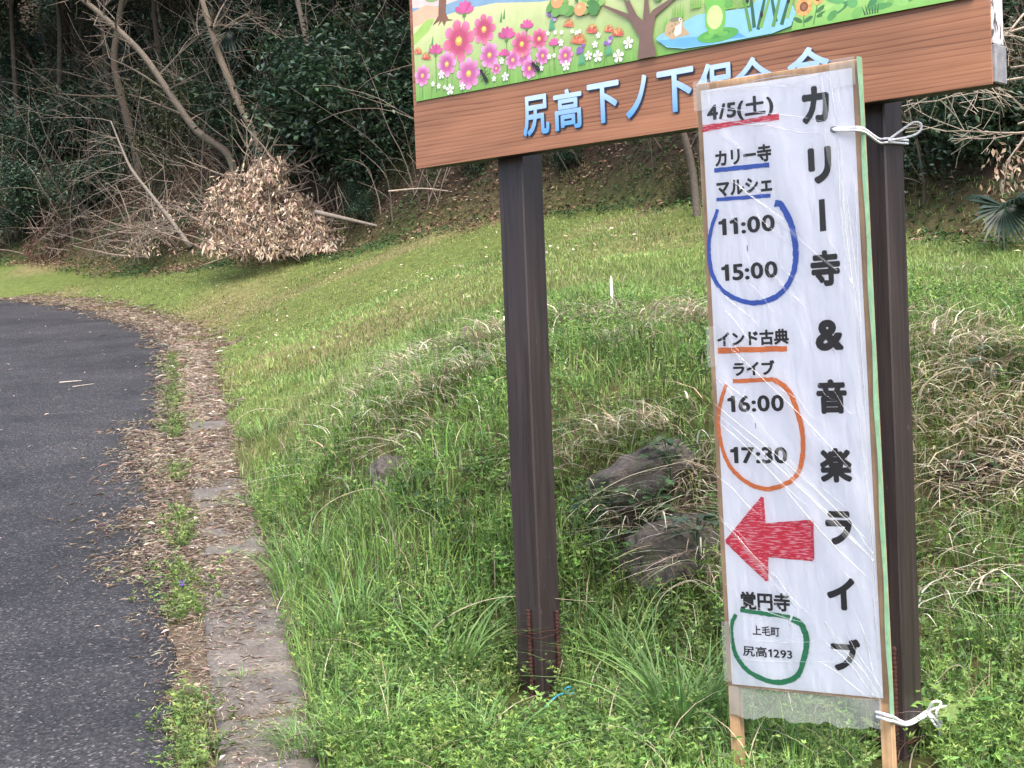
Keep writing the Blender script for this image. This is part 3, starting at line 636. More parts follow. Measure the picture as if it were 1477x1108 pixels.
def arch_blades(pairs):
    for i, (a, b, cpt, D, lab) in enumerate(pairs):
        A = at(*a, D); B = at(*b, D - 0.15); Cc = at(*cpt, D - 0.1); rt = np.array([A[0] + (A[0] - Cc[0]) * .15, A[1] + .04, 0]); rt[2] = gz(rt[0], rt[1]) - .02; A = rt if A[2] - rt[2] > .02 else A; pts = crom([A, at(*a, D), Cc, B] if A is rt else [A, Cc, B], 10); mb = MB()
        o0 = Vector(A); w_ = 0.0034; v = []; f = []
        for k, p in enumerate(pts):
            t = k / (len(pts) - 1); q = w_ * (1 - 0.8 * t) ; p = Vector(p) - o0
            v += [p + Vector((0, 0, q)), p + Vector((q * .6, -q, 0)), p - Vector((0, 0, q))]
        for k in range(len(pts) - 1):
            j = 3 * k; f += [(j, j + 1, j + 4, j + 3), (j + 1, j + 2, j + 5, j + 4)]
        mb.add(v, f, STRAW[i % 2]); o = mb.build('dead_stalk', DRY); o.location = o0
        tag(o, lab, 'dead stalk', 'arching dead stalks')
arch_blades([((632, 900), (860, 868), (720, 862), 5.75, 'long dead stalk passing behind the slim post near its base'),
             ((950, 868), (1040, 890), (1000, 838), 5.8, 'arching dead stalk at the foot of the brown-grey stone'),
             ((455, 745), (600, 730), (530, 705), 7.2, 'arching dead stalk over the left end of the bank'),
             ((820, 745), (1010, 660), (900, 690), 6.45, 'dead stalk lying along the top of the slanted stone'),
             ((1330, 560), (1470, 640), (1410, 535), 6.4, 'looping dead stalk right of the thick post'),
             ((1340, 1000), (1420, 1040), (1385, 960), 4.9, 'curved dead stalk low right of the thick post'),
             ((335, 620), (450, 640), (395, 590), 8.8, 'arched seed stalk over the tall clump by the slabs')])

# ------------------------------------------------------------------ mugwort plants (lobed dark leaves)
def lobed_leaf(L):
    o = [(0, 0), (.25, .10), (.30, .34), (.42, .16), (.55, .18), (.62, .42), (.72, .15), (.84, .16), (1, 0)]
    return np.array(o + [(a, -b) for a, b in o[-2:0:-1]]) * L
def mugwort(pos, n, L, spread, pal, label, name='mugwort_plant'):
    pos = Vector(pos); mb = MB(); zg_ = gz(pos.x, pos.y + .06) - pos.z - .03
    if zg_ < -.04: mb.tube([(0, .06, zg_), (.01, .03, zg_ * .4), (0, 0, .02)], .004, 5, tuple(pal[0]))
    for i in range(n):
        a = random.random() * 6.283; r = spread * math.sqrt(random.random()); b = Vector((math.cos(a) * r * .6, math.sin(a) * r * .6, spread * random.uniform(.1, .8)))
        d = Vector((math.cos(a), math.sin(a), random.uniform(-.1, .6))).normalized(); s = d.cross(Vector((random.uniform(-.3, .3), random.uniform(-.3, .3), 1))).normalized()
        up = s.cross(d); q = lobed_leaf(L * random.uniform(.6, 1.2)); c = tuple(pick(pal, 1)[0])
        mb.add([b + d * p[0] + s * p[1] - up * (p[0] ** 2 / L * .35) for p in q], [tuple(range(len(q)))], c)
        if i % 4 == 0: mb.tube([(0, 0, -.02), b * .6, b], .0025, 4, c)
    o = mb.build(name, GRASS); o.location = pos; return tag(o, label, 'herb', 'broad-leaved herbs on the bank')
MW = [(0.055, 0.10, 0.045), (0.07, 0.125, 0.055), (0.045, 0.085, 0.045), (0.10, 0.16, 0.07)]
mugwort(at(965, 668, 6.5), 34, .075, .15, MW, 'dark lobed mugwort growing over the slanted stone')
mugwort(at(925, 735, 6.42), 26, .075, .12, MW, 'dark lobed mugwort between the two large stones')
mugwort(at(1005, 775, 6.1), 26, .085, .12, [(0.08, .12, .075), (.10, .14, .09)], 'grey-green mugwort beside the red arrow of the banner')
mugwort(at(1370, 1075, 4.75), 40, .085, .20, G_FRESH, 'leafy green mugwort at the foot of the thick post')
mugwort(gpos(560, 940), 30, .06, .16, G_FRESH, 'leafy herb among grass left of the slim post')
mugwort(gpos(690, 520), 24, .06, .13, MW, 'bluish herb on the crest left of the slim post')
mugwort(gpos(1455, 545), 34, .10, .2, MW[:1] + MW[2:3], 'dark broad herb on the bank at the right edge')
mugwort(gpos(640, 760), 34, .05, .18, G_DARK, 'dark ivy-like herb on the bank left of the slim post')
mugwort(gpos(700, 690), 30, .045, .16, G_DARK, 'dark small-leaved herb against the slim post')
mugwort(gpos(880, 1065), 40, .055, .2, G_FRESH, 'bright leafy herb between post and banner')
mugwort(gpos(1210, 1090), 40, .055, .2, G_FRESH, 'bright leafy herb under the loose plastic of the banner')
mugwort(gpos(240, 835), 26, .055, .12, MW, 'dark spreading weed on the asphalt edge above the violet flower')

mugwort(at(860, 740, 6.4), 30, .055, .16, G_DARK + MW, 'dark herb left of the two large stones')
mugwort(at(890, 800, 6.2), 30, .055, .15, G_FRESH + MW, 'fresh green herb left of the brown-grey stone')
mugwort(at(945, 720, 6.33), 22, .06, .12, MW, 'second mugwort tuft hanging between the large stones')
mugwort(at(970, 880, 6.0), 26, .055, .14, G_FRESH + MW, 'green herb under the brown-grey stone')
mugwort(gpos(600, 720), 30, .05, .18, G_DARK + MW, 'dark leafy herb below the pale bank stone')
mugwort(gpos(780, 760), 26, .05, .16, G_DARK, 'dark herb right behind the slim post')
mugwort(gpos(1400, 700), 24, .06, .15, MW, 'dark herb in the straw right of the thick post')
# violet flower on the strip
fl = empty('violet_flower', gpos(263, 862)); tag(fl, 'tiny violet flower among weeds on the asphalt edge', 'flower')
mb = MB(); mb.tube([(0, 0, -.01), (.004, 0, .04), (.002, -.005, .065)], .0018, 5, (.08, .14, .04)); mb.build('stem', GRASS, fl)
mb = MB()
for k in range(5):
    a = k * 1.2566; d = Vector((math.cos(a), -.35, math.sin(a))).normalized(); s = d.cross(Vector((0, -1, .3))).normalized(); b = Vector((.002, -.006, .066))
    mb.add([b, b + d * .009 + s * .006, b + d * .017, b + d * .009 - s * .006], [(0, 1, 2, 3)], (.20, .09, .55))
mb.build('petals', GRASS, fl)
# white stake on the crest
stk = empty('marker_stake', gpos(883, 447)); tag(stk, 'thin white marker stake standing in the meadow', 'stake')
mb = MB(); mb.box((-.008, -.003, -.05), (.008, .003, .2), .002); mb.build('stake_body', simple('white_plastic', (.72, .73, .72), .5, .1), stk)
mb = MB(); mb.add([(-.008, -.003, .2005), (.008, -.003, .2005), (.008, .003, .2005), (-.008, .003, .2005), (0, 0, .225)], [(0, 1, 4), (1, 2, 4), (2, 3, 4), (3, 0, 4)]); mb.build('stake_tip', bpy.data.materials['white_plastic'], stk)
# small twig on the asphalt edge and fallen pale sticks
def stick(pts, rad, label, col, name='fallen_stick'):
    P0 = Vector(pts[0]); mb = MB(); q = [Vector(p) - P0 for p in crom(pts, 5)]
    mb.tube(q, [rad * (1 - .6 * i / len(q)) for i in range(len(q))], 6, col); o = mb.build(name, BARK, None, True); o.location = P0
    return tag(o, label, 'stick')
def onr(u, v, dz=.008):
    p = gpos(u, v)
    if road_side(np.array([p.x]), np.array([p.y]))[0] < 0: p.z = road_z(p.y)
    return (p.x, p.y, p.z + dz)
stick([onr(192, 848), onr(206, 850), onr(214, 858)], .006, 'short grey twig lying on the asphalt edge', (.25, .2, .16))
stick([onr(86, 560), onr(118, 557)], .007, 'pale bark strip lying on the asphalt', (.5, .45, .38))
stick([onr(105, 566), onr(136, 562)], .005, 'thin pale stick beside the bark strip on the asphalt', (.48, .42, .34))

# ------------------------------------------------------------------ signboard
BO = Vector((-0.3294527, 5.780082, 1.963954)); BYAW = -0.708338; BL = 2.2585; BT = 0.08; BH = 1.36
sb = empty('signboard', (BO.x, BO.y, -0.02)); sb.rotation_euler = (0, 0, BYAW); tag(sb, 'wooden-look village signboard with painted flower mural on two dark posts', 'signboard')
ZB = BO.z + 0.02
mb = MB(); mb.box((0.004, 0.004, ZB + .002), (BL - .004, BT, ZB + BH)); core = mb.build('board', DARKEDGE, sb)
mb = MB(); mb.box((0, 0, 0.0), (BL, .0038, BH), 0.0012); wp = mb.build('wood_face', WOODPRINT, core); wp.location = (0, 0, ZB)
mb = MB(); mb.box((BL - .0035, .004, ZB + .115), (BL + .004, BT - .004, ZB + BH - .01), .002); mb.build('end_strip', PEEL, core)
mb = MB(); mb.box((BL - .0035, .004, ZB + .004), (BL + .010, BT, ZB + .113), .003); mb.build('end_block', GREYBLOCK, core)
# mural: flat print, drawn as coloured shapes on one panel
mur = MB(); lay = [0]
MS0, MS1, MT0, MT1 = .021, 2.215, .2505, 1.30
def off(): lay[0] += 1; return -.0062 - lay[0] * .000009
def poly(pts, c, ctop=None):
    yv = off(); b = len(mur.v); mur.v += [(p[0], yv, ZB + p[1]) for p in pts]; mur.f.append(tuple(range(b, b + len(pts))))
    if ctop is None: mur.c += [c] * len(pts)
    else:
        lo = min(p[1] for p in pts); hi = max(p[1] for p in pts)
        mur.c += [tuple(np.array(c) * (1 - (p[1] - lo) / (hi - lo)) + np.array(ctop) * (p[1] - lo) / (hi - lo)) for p in pts]
def ell(cx, cy, rx, ry, c, n=16, rot=0): poly([(cx + rx * math.cos(a) * math.cos(rot) - ry * math.sin(a) * math.sin(rot), cy + rx * math.cos(a) * math.sin(rot) + ry * math.sin(a) * math.cos(rot)) for a in [2 * math.pi * k / n for k in range(n)]], c)
def petal(cx, cy, a, r, w_, c, c2=None):
    ca, sa = math.cos(a), math.sin(a); q = [(0.08, 0), (.45, .55), (.8, .75), (.95, .38), (1, .12), (.93, 0), (1, -.12), (.95, -.38), (.8, -.75), (.45, -.55)]
    pts = [(cx + r * p[0] * ca - w_ * p[1] * sa, cy + r * p[0] * sa + w_ * p[1] * ca) for p in q]; b = len(mur.v); poly(pts, c)
    if c2:
        for k in (0, 1, 9): mur.c[b + k] = c2
def line2(a, b_, w_, c, w2=None):
    d = np.array(b_, float) - np.array(a, float); n_ = np.array([-d[1], d[0]]) / np.linalg.norm(d); w2 = w_ if w2 is None else w2
    poly([np.array(a) - n_ * w_ / 2, np.array(a) + n_ * w_ / 2, np.array(b_) + n_ * w2 / 2, np.array(b_) - n_ * w2 / 2], c)
S = srgb
mb = MB(); mb.box((MS0, -.006, ZB + MT0), (MS1, -.0002, ZB + MT1)); mb_panel = mb.build('mural_panel', DARKEDGE, core)
poly([(MS0, MT0), (MS1, MT0), (MS1, MT1), (MS0, MT1)], S('f6c9a6'), S('a8d4f0'))
poly([(MS0, .60), (.17, .583), (.40, .60), (.66, .565), (1.0, .62), (1.5, .60), (MS1, .66), (MS1, .44), (MS0, .50)], S('7fa8c8'))
poly([(.021, .585), (.09, .60), (.16, .58), (.17, .53), (.021, .50)], S('f0b48c'))
poly([(MS0, MT0), (MS1, MT0), (MS1, .44), (1.6, .47), (1.0, .50), (.64, .515), (.436, .547), (.282, .551), (.134, .542), (MS0, .527)], S('6fae35'), S('dfe3a0'))
poly([(MS0, .50), (.09, .545), (.134, .542), (.10, .50), (MS0, .46)], S('9fcc4e'))
rnd = random.Random(3)
for k in range(70):                          # grass strokes of the painted meadow
    sx = rnd.uniform(MS0 + .01, 1.05); line2((sx, .252), (sx + rnd.uniform(-.01, .01), .252 + rnd.uniform(.03, .10)), .003, S(rnd.choice(['5d9e2c', '7dbb42', '8cc850'])), .0008)
for p in [(.10, .42), (.115, .445), (.47, .485), (.455, .475)]: line2(p, (p[0] + .006, p[1] + .035), .012, S('4f9a48'), .001)
poly([(0.159, 0.64), (0.159, .608), (.153, .55), (.121, .519), (.16, .531), (.148, .511), (.17, .528), (.18, .507), (.192, .524), (.228, .521), (.202, .53), (.19, .556), (.196, .601), (.196, .66)], S('8a5a3c'))
for (cx, cy, r) in [(.13, .64, .05), (.22, .65, .05), (.18, .67, .06), (.10, .66, .035)]: ell(cx, cy, r, r * .7, S('8db85a'))
for (a, b_) in [((.25, .441), .33), ((.374, .463), .28), ((.292, .316), .26), ((.186, .366), .26), ((.06, .342), .26), ((.396, .367), .27), ((.549, .382), .27), ((.629, .388), .28), ((.642, .327), .27), ((.743, .312), .26), ((.282, .551), .45), ((.132, .425), .27), ((.479, .427), .27), ((.574, .444), .30), ((.694, .363), .27)]:
    line2(a, (a[0] - .004, b_), .0028, S('4c8a34'))
def cosmos(cx, cy, r, kind):
    c, c2 = ((S('e0608e'), S('c02860')) if kind == 0 else (S('de86b8'), S('c04a94'))); k0 = rnd.random()
    for k in range(8):
        petal(cx, cy, k0 + k * math.pi / 4, r, r * .36, tuple(np.clip(np.array(c) * (1.5 if k % 2 else 1.1) + .03, 0, .9)), c2)
    ell(cx, cy, r * .22, r * .22, S('e0a020'), 10); ell(cx, cy + r * .04, r * .15, r * .12, S('f6d24a'), 8)
Q = .00105
for cx, cy, r, k in [(.549, .345, 42, 1), (.504, .333, 33, 1), (.425, .315, 22, 1), (.25, .441, 76, 0), (.374, .463, 54, 0), (.292, .316, 57, 1), (.186, .366, 46, 1), (.06, .342, 39, 1), (.396, .367, 46, 1), (.549, .382, 46, 0), (.629, .388, 36, 0), (.642, .327, 31, 1), (.58, .292, 36, 1), (.743, .312, 33, 1)]: cosmos(cx, cy, r * Q, k)
for cx, cy, r in [(.282, .551, 45), (.132, .425, 35), (.479, .427, 40), (.574, .444, 30), (.694, .363, 25), (.466, .362, 25)]:
    for a in (.4, .9, 1.4, 1.9, 2.5): petal(cx, cy - r * Q * .4, a, r * Q * 1.1, r * Q * .28, tuple(np.array(S('d83a90')) * rnd.uniform(.8, 1.2)))
    ell(cx, cy - r * Q * .45, r * Q * .2, r * Q * .16, S('5d8a3a'), 8)
for cx, cy, r in [(.042, .435, 22), (.083, .409, 25), (.762, .417, 25), (.861, .381, 28), (.801, .357, 35), (.933, .371, 22), (.97, .353, 27)]:
    for k in range(13):
        a = k * .2618 - .2; line2((cx, cy - r * Q * .3), (cx + r * Q * math.cos(a), cy - r * Q * .3 + r * Q * math.sin(a)), r * Q * .16, S(rnd.choice(['d8442a', 'e8702c', 'c83030'])), r * Q * .07)
    for k in range(5): ell(cx + rnd.uniform(-.5, .5) * r * Q, cy + rnd.uniform(-.1, .5) * r * Q, .003, .003, S('f3b04a'), 6)
for cx, cy, r in [(.689, .452, 22), (.813, .315, 28), (.931, .329, 28)]:
    for k in range(4): line2((cx, cy - .01), (cx + (k - 1.5) * .009, cy - .045), .011, S('4fa878'), .004)
    for k in range(6): ell(cx + rnd.uniform(-.018, .018), cy + rnd.uniform(-.012, .02), .0085, .007, S(rnd.choice(['a878c8', 'c8a0e0', '8a5ab0'])), 8)
for cx, cy, r in [(1.013, .312, 20), (.884, .288, 20), (.97, .275, 22), (.746, .277, 18), (.199, .271, 20), (.469, .279, 16), (.159, .331, 16), (.844, .296, 16), (.455, .337, 12), (.874, .329, 12), (.727, .358, 12), (.262, .274, 14), (.115, .303, 10), (.144, .291, 10), (.173, .283, 8), (.416, .279, 10), (.636, .284, 10), (.673, .319, 10), (.696, .319, 8), (.89, .357, 10), (.672, .4, 8), (.705, .398, 8), (.733, .393, 8), (.779, .389, 8), (.797, .381, 8), (.811, .384, 8)]:
    for k in range(5): petal(cx, cy, k * 1.2566 + .3, r * Q, r * Q * .45, S('f4f4f2'))
    ell(cx, cy, r * Q * .18, r * Q * .18, S('d8d060'), 6)
for (a, b_) in [((.357, .314), (.381, .276)), ((.6, .304), (.623, .282))]:
    a, b_ = np.array(a), np.array(b_); d = b_ - a; an = math.atan2(d[1], d[0])
    for t, r1, r2 in ((0, .008, .007), (.35, .010, .006), (.85, .015, .009)): c_ = a + d * t; ell(c_[0], c_[1], r1, r2, S('2a2624'), 10, an)
    for sgn in (-1, 1):
        for t in (.1, .35, .55): p = a + d * t; q = p + np.array([-d[1], d[0]]) * sgn * .55 + d * (t - .3) * .5; line2(p, q, .0022, S('2a2624'))
    for t in (-.25, .25): line2(a, a - d * .45 + np.array([-d[1], d[0]]) * t, .0016, S('2a2624'))
# pond, toad, frog on lily pad, reeds
poly([(1.125, .307), (1.168, .273), (1.234, .258), (1.357, .2535), (1.563, .254), (1.63, .266), (1.648, .305), (1.63, .345), (1.527, .375), (1.485, .347), (1.289, .358), (1.238, .344), (1.141, .317)], S('7cc4ee'))
poly([(1.13, .300), (1.168, .276), (1.234, .261), (1.35, .256), (1.33, .285), (1.25, .292), (1.18, .297)], S('4aa8ea'))
poly([(1.40, .262), (1.47, .257), (1.44, .278), (1.405, .276)], S('3a9ae6'))
for cx, cy in [(1.27, .40), (1.40, .375), (1.45, .372), (1.165, .345), (1.20, .38)]:
    for k in range(5): line2((cx + k * .008, cy - .02), (cx + k * .011 - .006, cy + .02 + .01 * (k % 2)), .008, S('7ab83e'), .001)
poly([(1.159, .314), (1.168, .343), (1.191, .361), (1.217, .362), (1.235, .353), (1.234, .332), (1.248, .315), (1.258, .301), (1.236, .299), (1.214, .299), (1.188, .294), (1.174, .306)], S('c8a878'))
poly([(1.205, .335), (1.222, .340), (1.230, .352), (1.228, .332), (1.226, .310), (1.205, .302), (1.198, .312)], S('f0ece2'))
ell(1.205, .357, .022, .008, S('8a8668'), 12); ell(1.224, .354, .006, .006, S('f4f2e8'), 10); ell(1.225, .354, .0028, .0028, S('22201c'), 8)
for k in range(7): ell(1.178 + rnd.random() * .03, .31 + rnd.random() * .035, .004, .003, S('a5804e'), 7)
ell(1.365, .281, .078, .022, S('4fae3c'), 22); ell(1.362, .284, .05, .012, S('3f9c34'), 16)
poly([(1.335, .285), (1.320, .315), (1.318, .345), (1.325, .372), (1.318, .395), (1.335, .42), (1.36, .43), (1.385, .42), (1.40, .395), (1.394, .37), (1.398, .34), (1.394, .31), (1.38, .284)], S('6fc03c'))
ell(1.356, .339, .030, .038, S('cfe58a'), 18)
poly([(1.394, .372), (1.41, .358), (1.425, .37), (1.424, .40), (1.412, .41), (1.414, .38), (1.40, .385)], S('5cb038'))
ell(1.330, .282, .02, .008, S('64b83a'), 10); ell(1.385, .282, .02, .008, S('64b83a'), 10)
for a, b_, c in [((1.462, .40), (1.486, .273), '5c9a3a'), ((1.490, .40), (1.5, .282), '2f6a4a'), ((1.545, .38), (1.513, .274), '2f6a3c'), ((1.560, .37), (1.523, .278), '78b040'), ((1.563, .38), (1.578, .287), '2f6a4a'), ((1.598, .37), (1.567, .274), '5c9a3a'), ((1.633, .37), (1.597, .275), '2f6a3c'), ((1.645, .37), (1.618, .292), '88b848')]: line2(a, b_, .009, S(c), .013)
for p in [(1.478, .372), (1.527, .318), (1.624, .345)]: ell(p[0], p[1], .006, .011, S('3a2c20'), 10)
def sunfl(cx, cy, r):
    for k in range(14): petal(cx, cy, k * .4488, r, r * .22, S(rnd.choice(['f2a030', 'f4b840', 'e88c28'])))
    ell(cx, cy, r * .5, r * .5, S('7a4a22'), 14); ell(cx, cy, r * .3, r * .3, S('9a6230'), 10)
poly([(1.63, .2505), (MS1, .2505), (MS1, .36), (1.9, .38), (1.75, .36), (1.66, .345), (1.645, .30)], S('7cc04a'), S('b8d870'))
line2((1.676, .316), (1.674, .255), .004, S('4c8a34')); line2((1.726, .327), (1.707, .256), .004, S('4c8a34'))
for p, an in [((1.733, .300), .5), ((1.735, .283), .3), ((1.655, .279), 2.6), ((1.690, .276), .4)]: ell(p[0], p[1], .018, .007, S('3f7a3a'), 10, an)
for k in range(26):
    cx = 1.76 + rnd.random() * .42; cy = .262 + rnd.random() * .10 + (cx - 1.76) * .05; ell(cx, max(cy, .268), rnd.uniform(.015, .045), rnd.uniform(.008, .016), S(rnd.choice(['4f9e46', '6fb84a', '8ccc5a', '3f8a4e', '5cae58', 'a4d468'])), 9, rnd.uniform(-.5, .8))
for k in range(6): line2((1.88 + k * .008, .256), (1.87 + k * .011, .285), .005, S('2f5a34'), .001)
sunfl(1.677, .316, .030); sunfl(1.726, .335, .022)
poly([(1.05, .2515), (1.062, .322), (1.021, .388), (.914, .449), (.919, .455), (1.022, .406), (1.003, .458), (.995, .50), (1.02, .50), (1.024, .454), (1.052, .40), (1.077, .375), (1.087, .443), (1.085, .5), (1.104, .5), (1.101, .441), (1.107, .391), (1.117, .403), (1.185, .426), (1.22, .45), (1.23, .44), (1.205, .422), (1.128, .381), (1.113, .321), (1.127, .2515)], S('7d5d50'))
for k in range(120):
    t = rnd.random(); cx = .65 + t * .60; lo = np.interp(cx, [.65, .70, .76, .84, .93, 1.0, 1.2, 1.25], [.53, .475, .45, .425, .46, .47, .435, .44]); cy = lo + rnd.random() * .16
    ell(cx, cy, rnd.uniform(.014, .034), rnd.uniform(.010, .020), S(rnd.choice(['5f9e40', '8cc058', '4a8a3a', 'a8d070', '6fae48', '3f7a34'])), 9, rnd.uniform(-1, 1))
for p in [(.82, .458), (.72, .50), (.97, .52)]: ell(p[0], p[1], .026, .023, S('f09a4a'), 16); ell(p[0] - .006, p[1] + .008, .009, .006, S('f8c080'), 8)
mur.build('mural', PRINT, core)

# lettering
def glyphs(body):
    c = bpy.data.curves.new('t', 'FONT'); c.body = body; c.size = 1; c.resolution_u = 3
    o = bpy.data.objects.new('t', c); COL.objects.link(o); dg = bpy.context.evaluated_depsgraph_get()
    me = bpy.data.meshes.new_from_object(o.evaluated_get(dg)); V = np.zeros(len(me.vertices) * 3); me.vertices.foreach_get('co', V); V = V.reshape(-1, 3)[:, :2]
    F = [tuple(p.vertices) for p in me.polygons]; bpy.data.objects.remove(o); bpy.data.curves.remove(c); bpy.data.meshes.remove(me); return V, F
def text_mesh(body, bold=0):
    if not any(c in '0123456789' for c in body): return glyphs(body)
    V = []; F = []; cur = 0.0; nv = 0                       # figures set one by one, the 1 with a flag
    for c in body:
        if c == '1':
            v = np.array([(.20, 0), (.31, 0), (.31, .70), (.225, .70), (.18, .62), (.06, .585), (.06, .50), (.20, .50)]); f = [tuple(range(8))]; adv = .44
        else:
            v, f = glyphs(c)
            if ord(c) > 255: adv = 1.02
            else: v = v - np.array([v[:, 0].min() - .055, 0]); adv = v[:, 0].max() + .055
        V.append(v + np.array([cur, 0])); F += [tuple(i + nv for i in p) for p in f]; nv += len(v); cur += adv
    return np.concatenate(V), F
def letter(name, body, s, t, w_, h_, yoff, mat, parent, z0, bold=0.02, grad=None, natural=None, slope=0.0):
    V, F = text_mesh(body, 0.0); nv = len(V); VV = [V]; FF = list(F); cop = 1
    for q in range(10):                      # heavier weight: slightly shifted copies of the strokes
        VV.append(V + bold * 1.35 * np.array([math.cos(q * .6283), math.sin(q * .6283)])); FF += [tuple(i + nv * cop for i in p) for p in F]; cop += 1
    V = np.concatenate(VV); F = FF; lay_ = np.repeat(np.arange(cop), nv) * 2.5e-5; lo, hi = V.min(0), V.max(0)
    V = (V - (lo + hi) / 2) / (hi - lo) * np.array([w_, h_])
    tt = (V[:, 1] - V[:, 1].min()) / max(1e-6, np.ptp(V[:, 1])); V = V + np.array([s, t]); V[:, 1] += slope * (V[:, 0] - s)
    col = None
    if grad is not None: k = np.clip(tt * 1.25 - .12, 0, 1)[:, None]; col = np.array(grad[0]) * (1 - k) + np.array(grad[1]) * k
    return mesh_obj(name, np.stack([V[:, 0], yoff - lay_, V[:, 1] + z0], 1), F, mat, parent, col)
SHADOW = simple('letter_shadow_print', (0.028, 0.03, 0.05), .5, .1, 30, 0)
BLUES = (S('3a98e0'), S('b8d6f2'))
for ch, s, t, w_, h_ in [('尻', .598, .126, .120, .140), ('高', .741, .128, .125, .140), ('下', .895, .130, .135, .138), ('ノ', 1.033, .131, .088, .138), ('下', 1.190, .130, .145, .140), ('保', 1.345, .128, .138, .140), ('全', 1.483, .125, .140, .138), ('会', 1.680, .125, .145, .138)]:
    letter('lettering', ch, s + .005, t - .005, w_, h_, -.0026, SHADOW, core, ZB, .022)
    letter('lettering', ch, s, t, w_, h_, -.0048, PRINT, core, ZB, .018, BLUES)

# posts with rusty starter bars and wire
def post(sx, w_, name='post'):
    mb = MB(); mb.box((sx, BT + .001, -.45), (sx + w_, BT + .001 + w_, ZB + BH - .2), .005); p = mb.build(name, POST, sb); return p
def rebar(parent, x, y, top, seed):
    mb = MB(); pts = []; rad = []; n = int(top / .0042) + 40
    for i in range(n): pts.append((x + .003 * math.sin(i * .02 + seed), y, -.2 + (top + .2) * i / (n - 1))); rad.append(.0072 if i % 3 else .0098)
    mb.tube(pts, rad, 7); return mb.build('rebar', RUST, parent, True)
def wire_ring(parent, x0, w_, z, seed):
    r = random.Random(seed); c = (x0 + w_ / 2, BT + .001 + w_ / 2); a = w_ / 2 + .018; pts = []
    for k in range(25):
        q = 2 * math.pi * k / 24; e_ = (abs(math.cos(q)) ** 8 + abs(math.sin(q)) ** 8) ** (-1 / 8)
        pts.append((c[0] + a * e_ * math.cos(q), c[1] + a * e_ * math.sin(q), z + r.uniform(-.006, .006)))
    mb = MB(); mb.tube(pts, .0018, 4); return mb.build('tie_wire', RUST, parent)
PW = .118
p1 = post(.336, PW); p1['label'] = 'slim dark brown post under the mural, split along its edge'
p2 = post(1.884 - PW - .004, PW + .004); p2['label'] = 'dark brown post behind the banner'
rebar(p1, .336 + .070, BT - .008, .335, 1); rebar(p1, .336 + PW + .010, BT + .001 + .088, .32, 2); wire_ring(p1, .336, PW, .255, 1); wire_ring(p1, .336, PW, .238, 2)
rebar(p2, 1.884 - .022, BT - .008, .34, 3); wire_ring(p2, 1.762, PW + .004, .055, 3); wire_ring(p2, 1.762, PW + .004, .045, 4)
mb = MB()                                     # long crack with lifted paint edge on the slim post
mb.tube([(.336 + PW - .018, BT - .0005, .35), (.336 + PW - .022, BT - .0008, .7), (.336 + PW - .016, BT - .0005, 1.05), (.336 + PW - .02, BT - .0006, 1.3)], [.001, .003, .0025, .0008], 5); mb.build('crack', DARKEDGE, p1)
# blue twine scrap at the slim post's foot
cpos = Vector(gpos(812, 1000)); tw_ = empty('twine_scrap', at(812, 998, 5.42)); tag(tw_, 'scrap of light blue twine knotted at the foot of the slim post', 'twine')
mb = MB(); mb.tube(crom([(-.075, .0, -.06), (-.05, -.02, -.03), (-.02, -.02, -.008), (.01, -.01, 0), (.03, .0, .012), (.02, -.015, .02), (.005, -.01, .008), (.03, -.01, -.006), (.042, -.012, .01)], 5), .0028, 5); mb.build('strand', BLUETWINE, tw_)
mb = MB(); mb.tube(crom([(-.02, -.02, -.008), (-.06, -.03, -.04), (-.10, -.03, -.08), (-.11, -.03, -.12)], 5), .002, 5); mb.build('loose_end', BLUETWINE, tw_)

# ------------------------------------------------------------------ paper banner on its wooden frame
bo = Vector((.60808465, 4.54177443, .23646233)); bd = Vector((.8225, -.5686, .0087)).normalized(); bu = Vector((-.0175, -.0101, .9998)); bu = (bu - bd * bu.dot(bd)).normalized(); bn = bd.cross(bu)
by = -bn if bn.y < 0 else bn                  # +y of the local frame points away from the viewer
ban = empty('paper_banner'); M4 = Matrix.Identity(4)
for i in range(3): M4[i][0] = bd[i]; M4[i][1] = by[i]; M4[i][2] = bu[i]; M4[i][3] = bo[i]
ban.matrix_world = M4; tag(ban, 'tall white paper event banner with red arrow, wrapped in plastic on a wooden frame', 'banner')
W, H, TH = .5087, 1.80, .030
def gleg(s):                                   # leg length down to the ground
    p = M4 @ Vector((s, .02, 0)); return -(p.z - gz(p.x, p.y)) - .12
for s0, s1, lab in ((.001, .034, None), (W - .036, W - .003, None)):
    mb = MB(); mb.box((s0, 0, gleg(s0)), (s1, TH, H - .004), .0015); mb.build('leg', WOOD, ban)
for t0, t1 in ((0, .022), (H - .028, H - .004)):
    mb = MB(); mb.box((.0345, .0015, t0), (W - .0365, TH - .002, t1), .0012); mb.build('rail', WOOD, ban)
mb = MB(); mb.box((.0345, .016, .0225), (W - .0365, .019, H - .0285)); mb.build('backing_board', simple('cardboard', (.4, .32, .22), .9), ban)
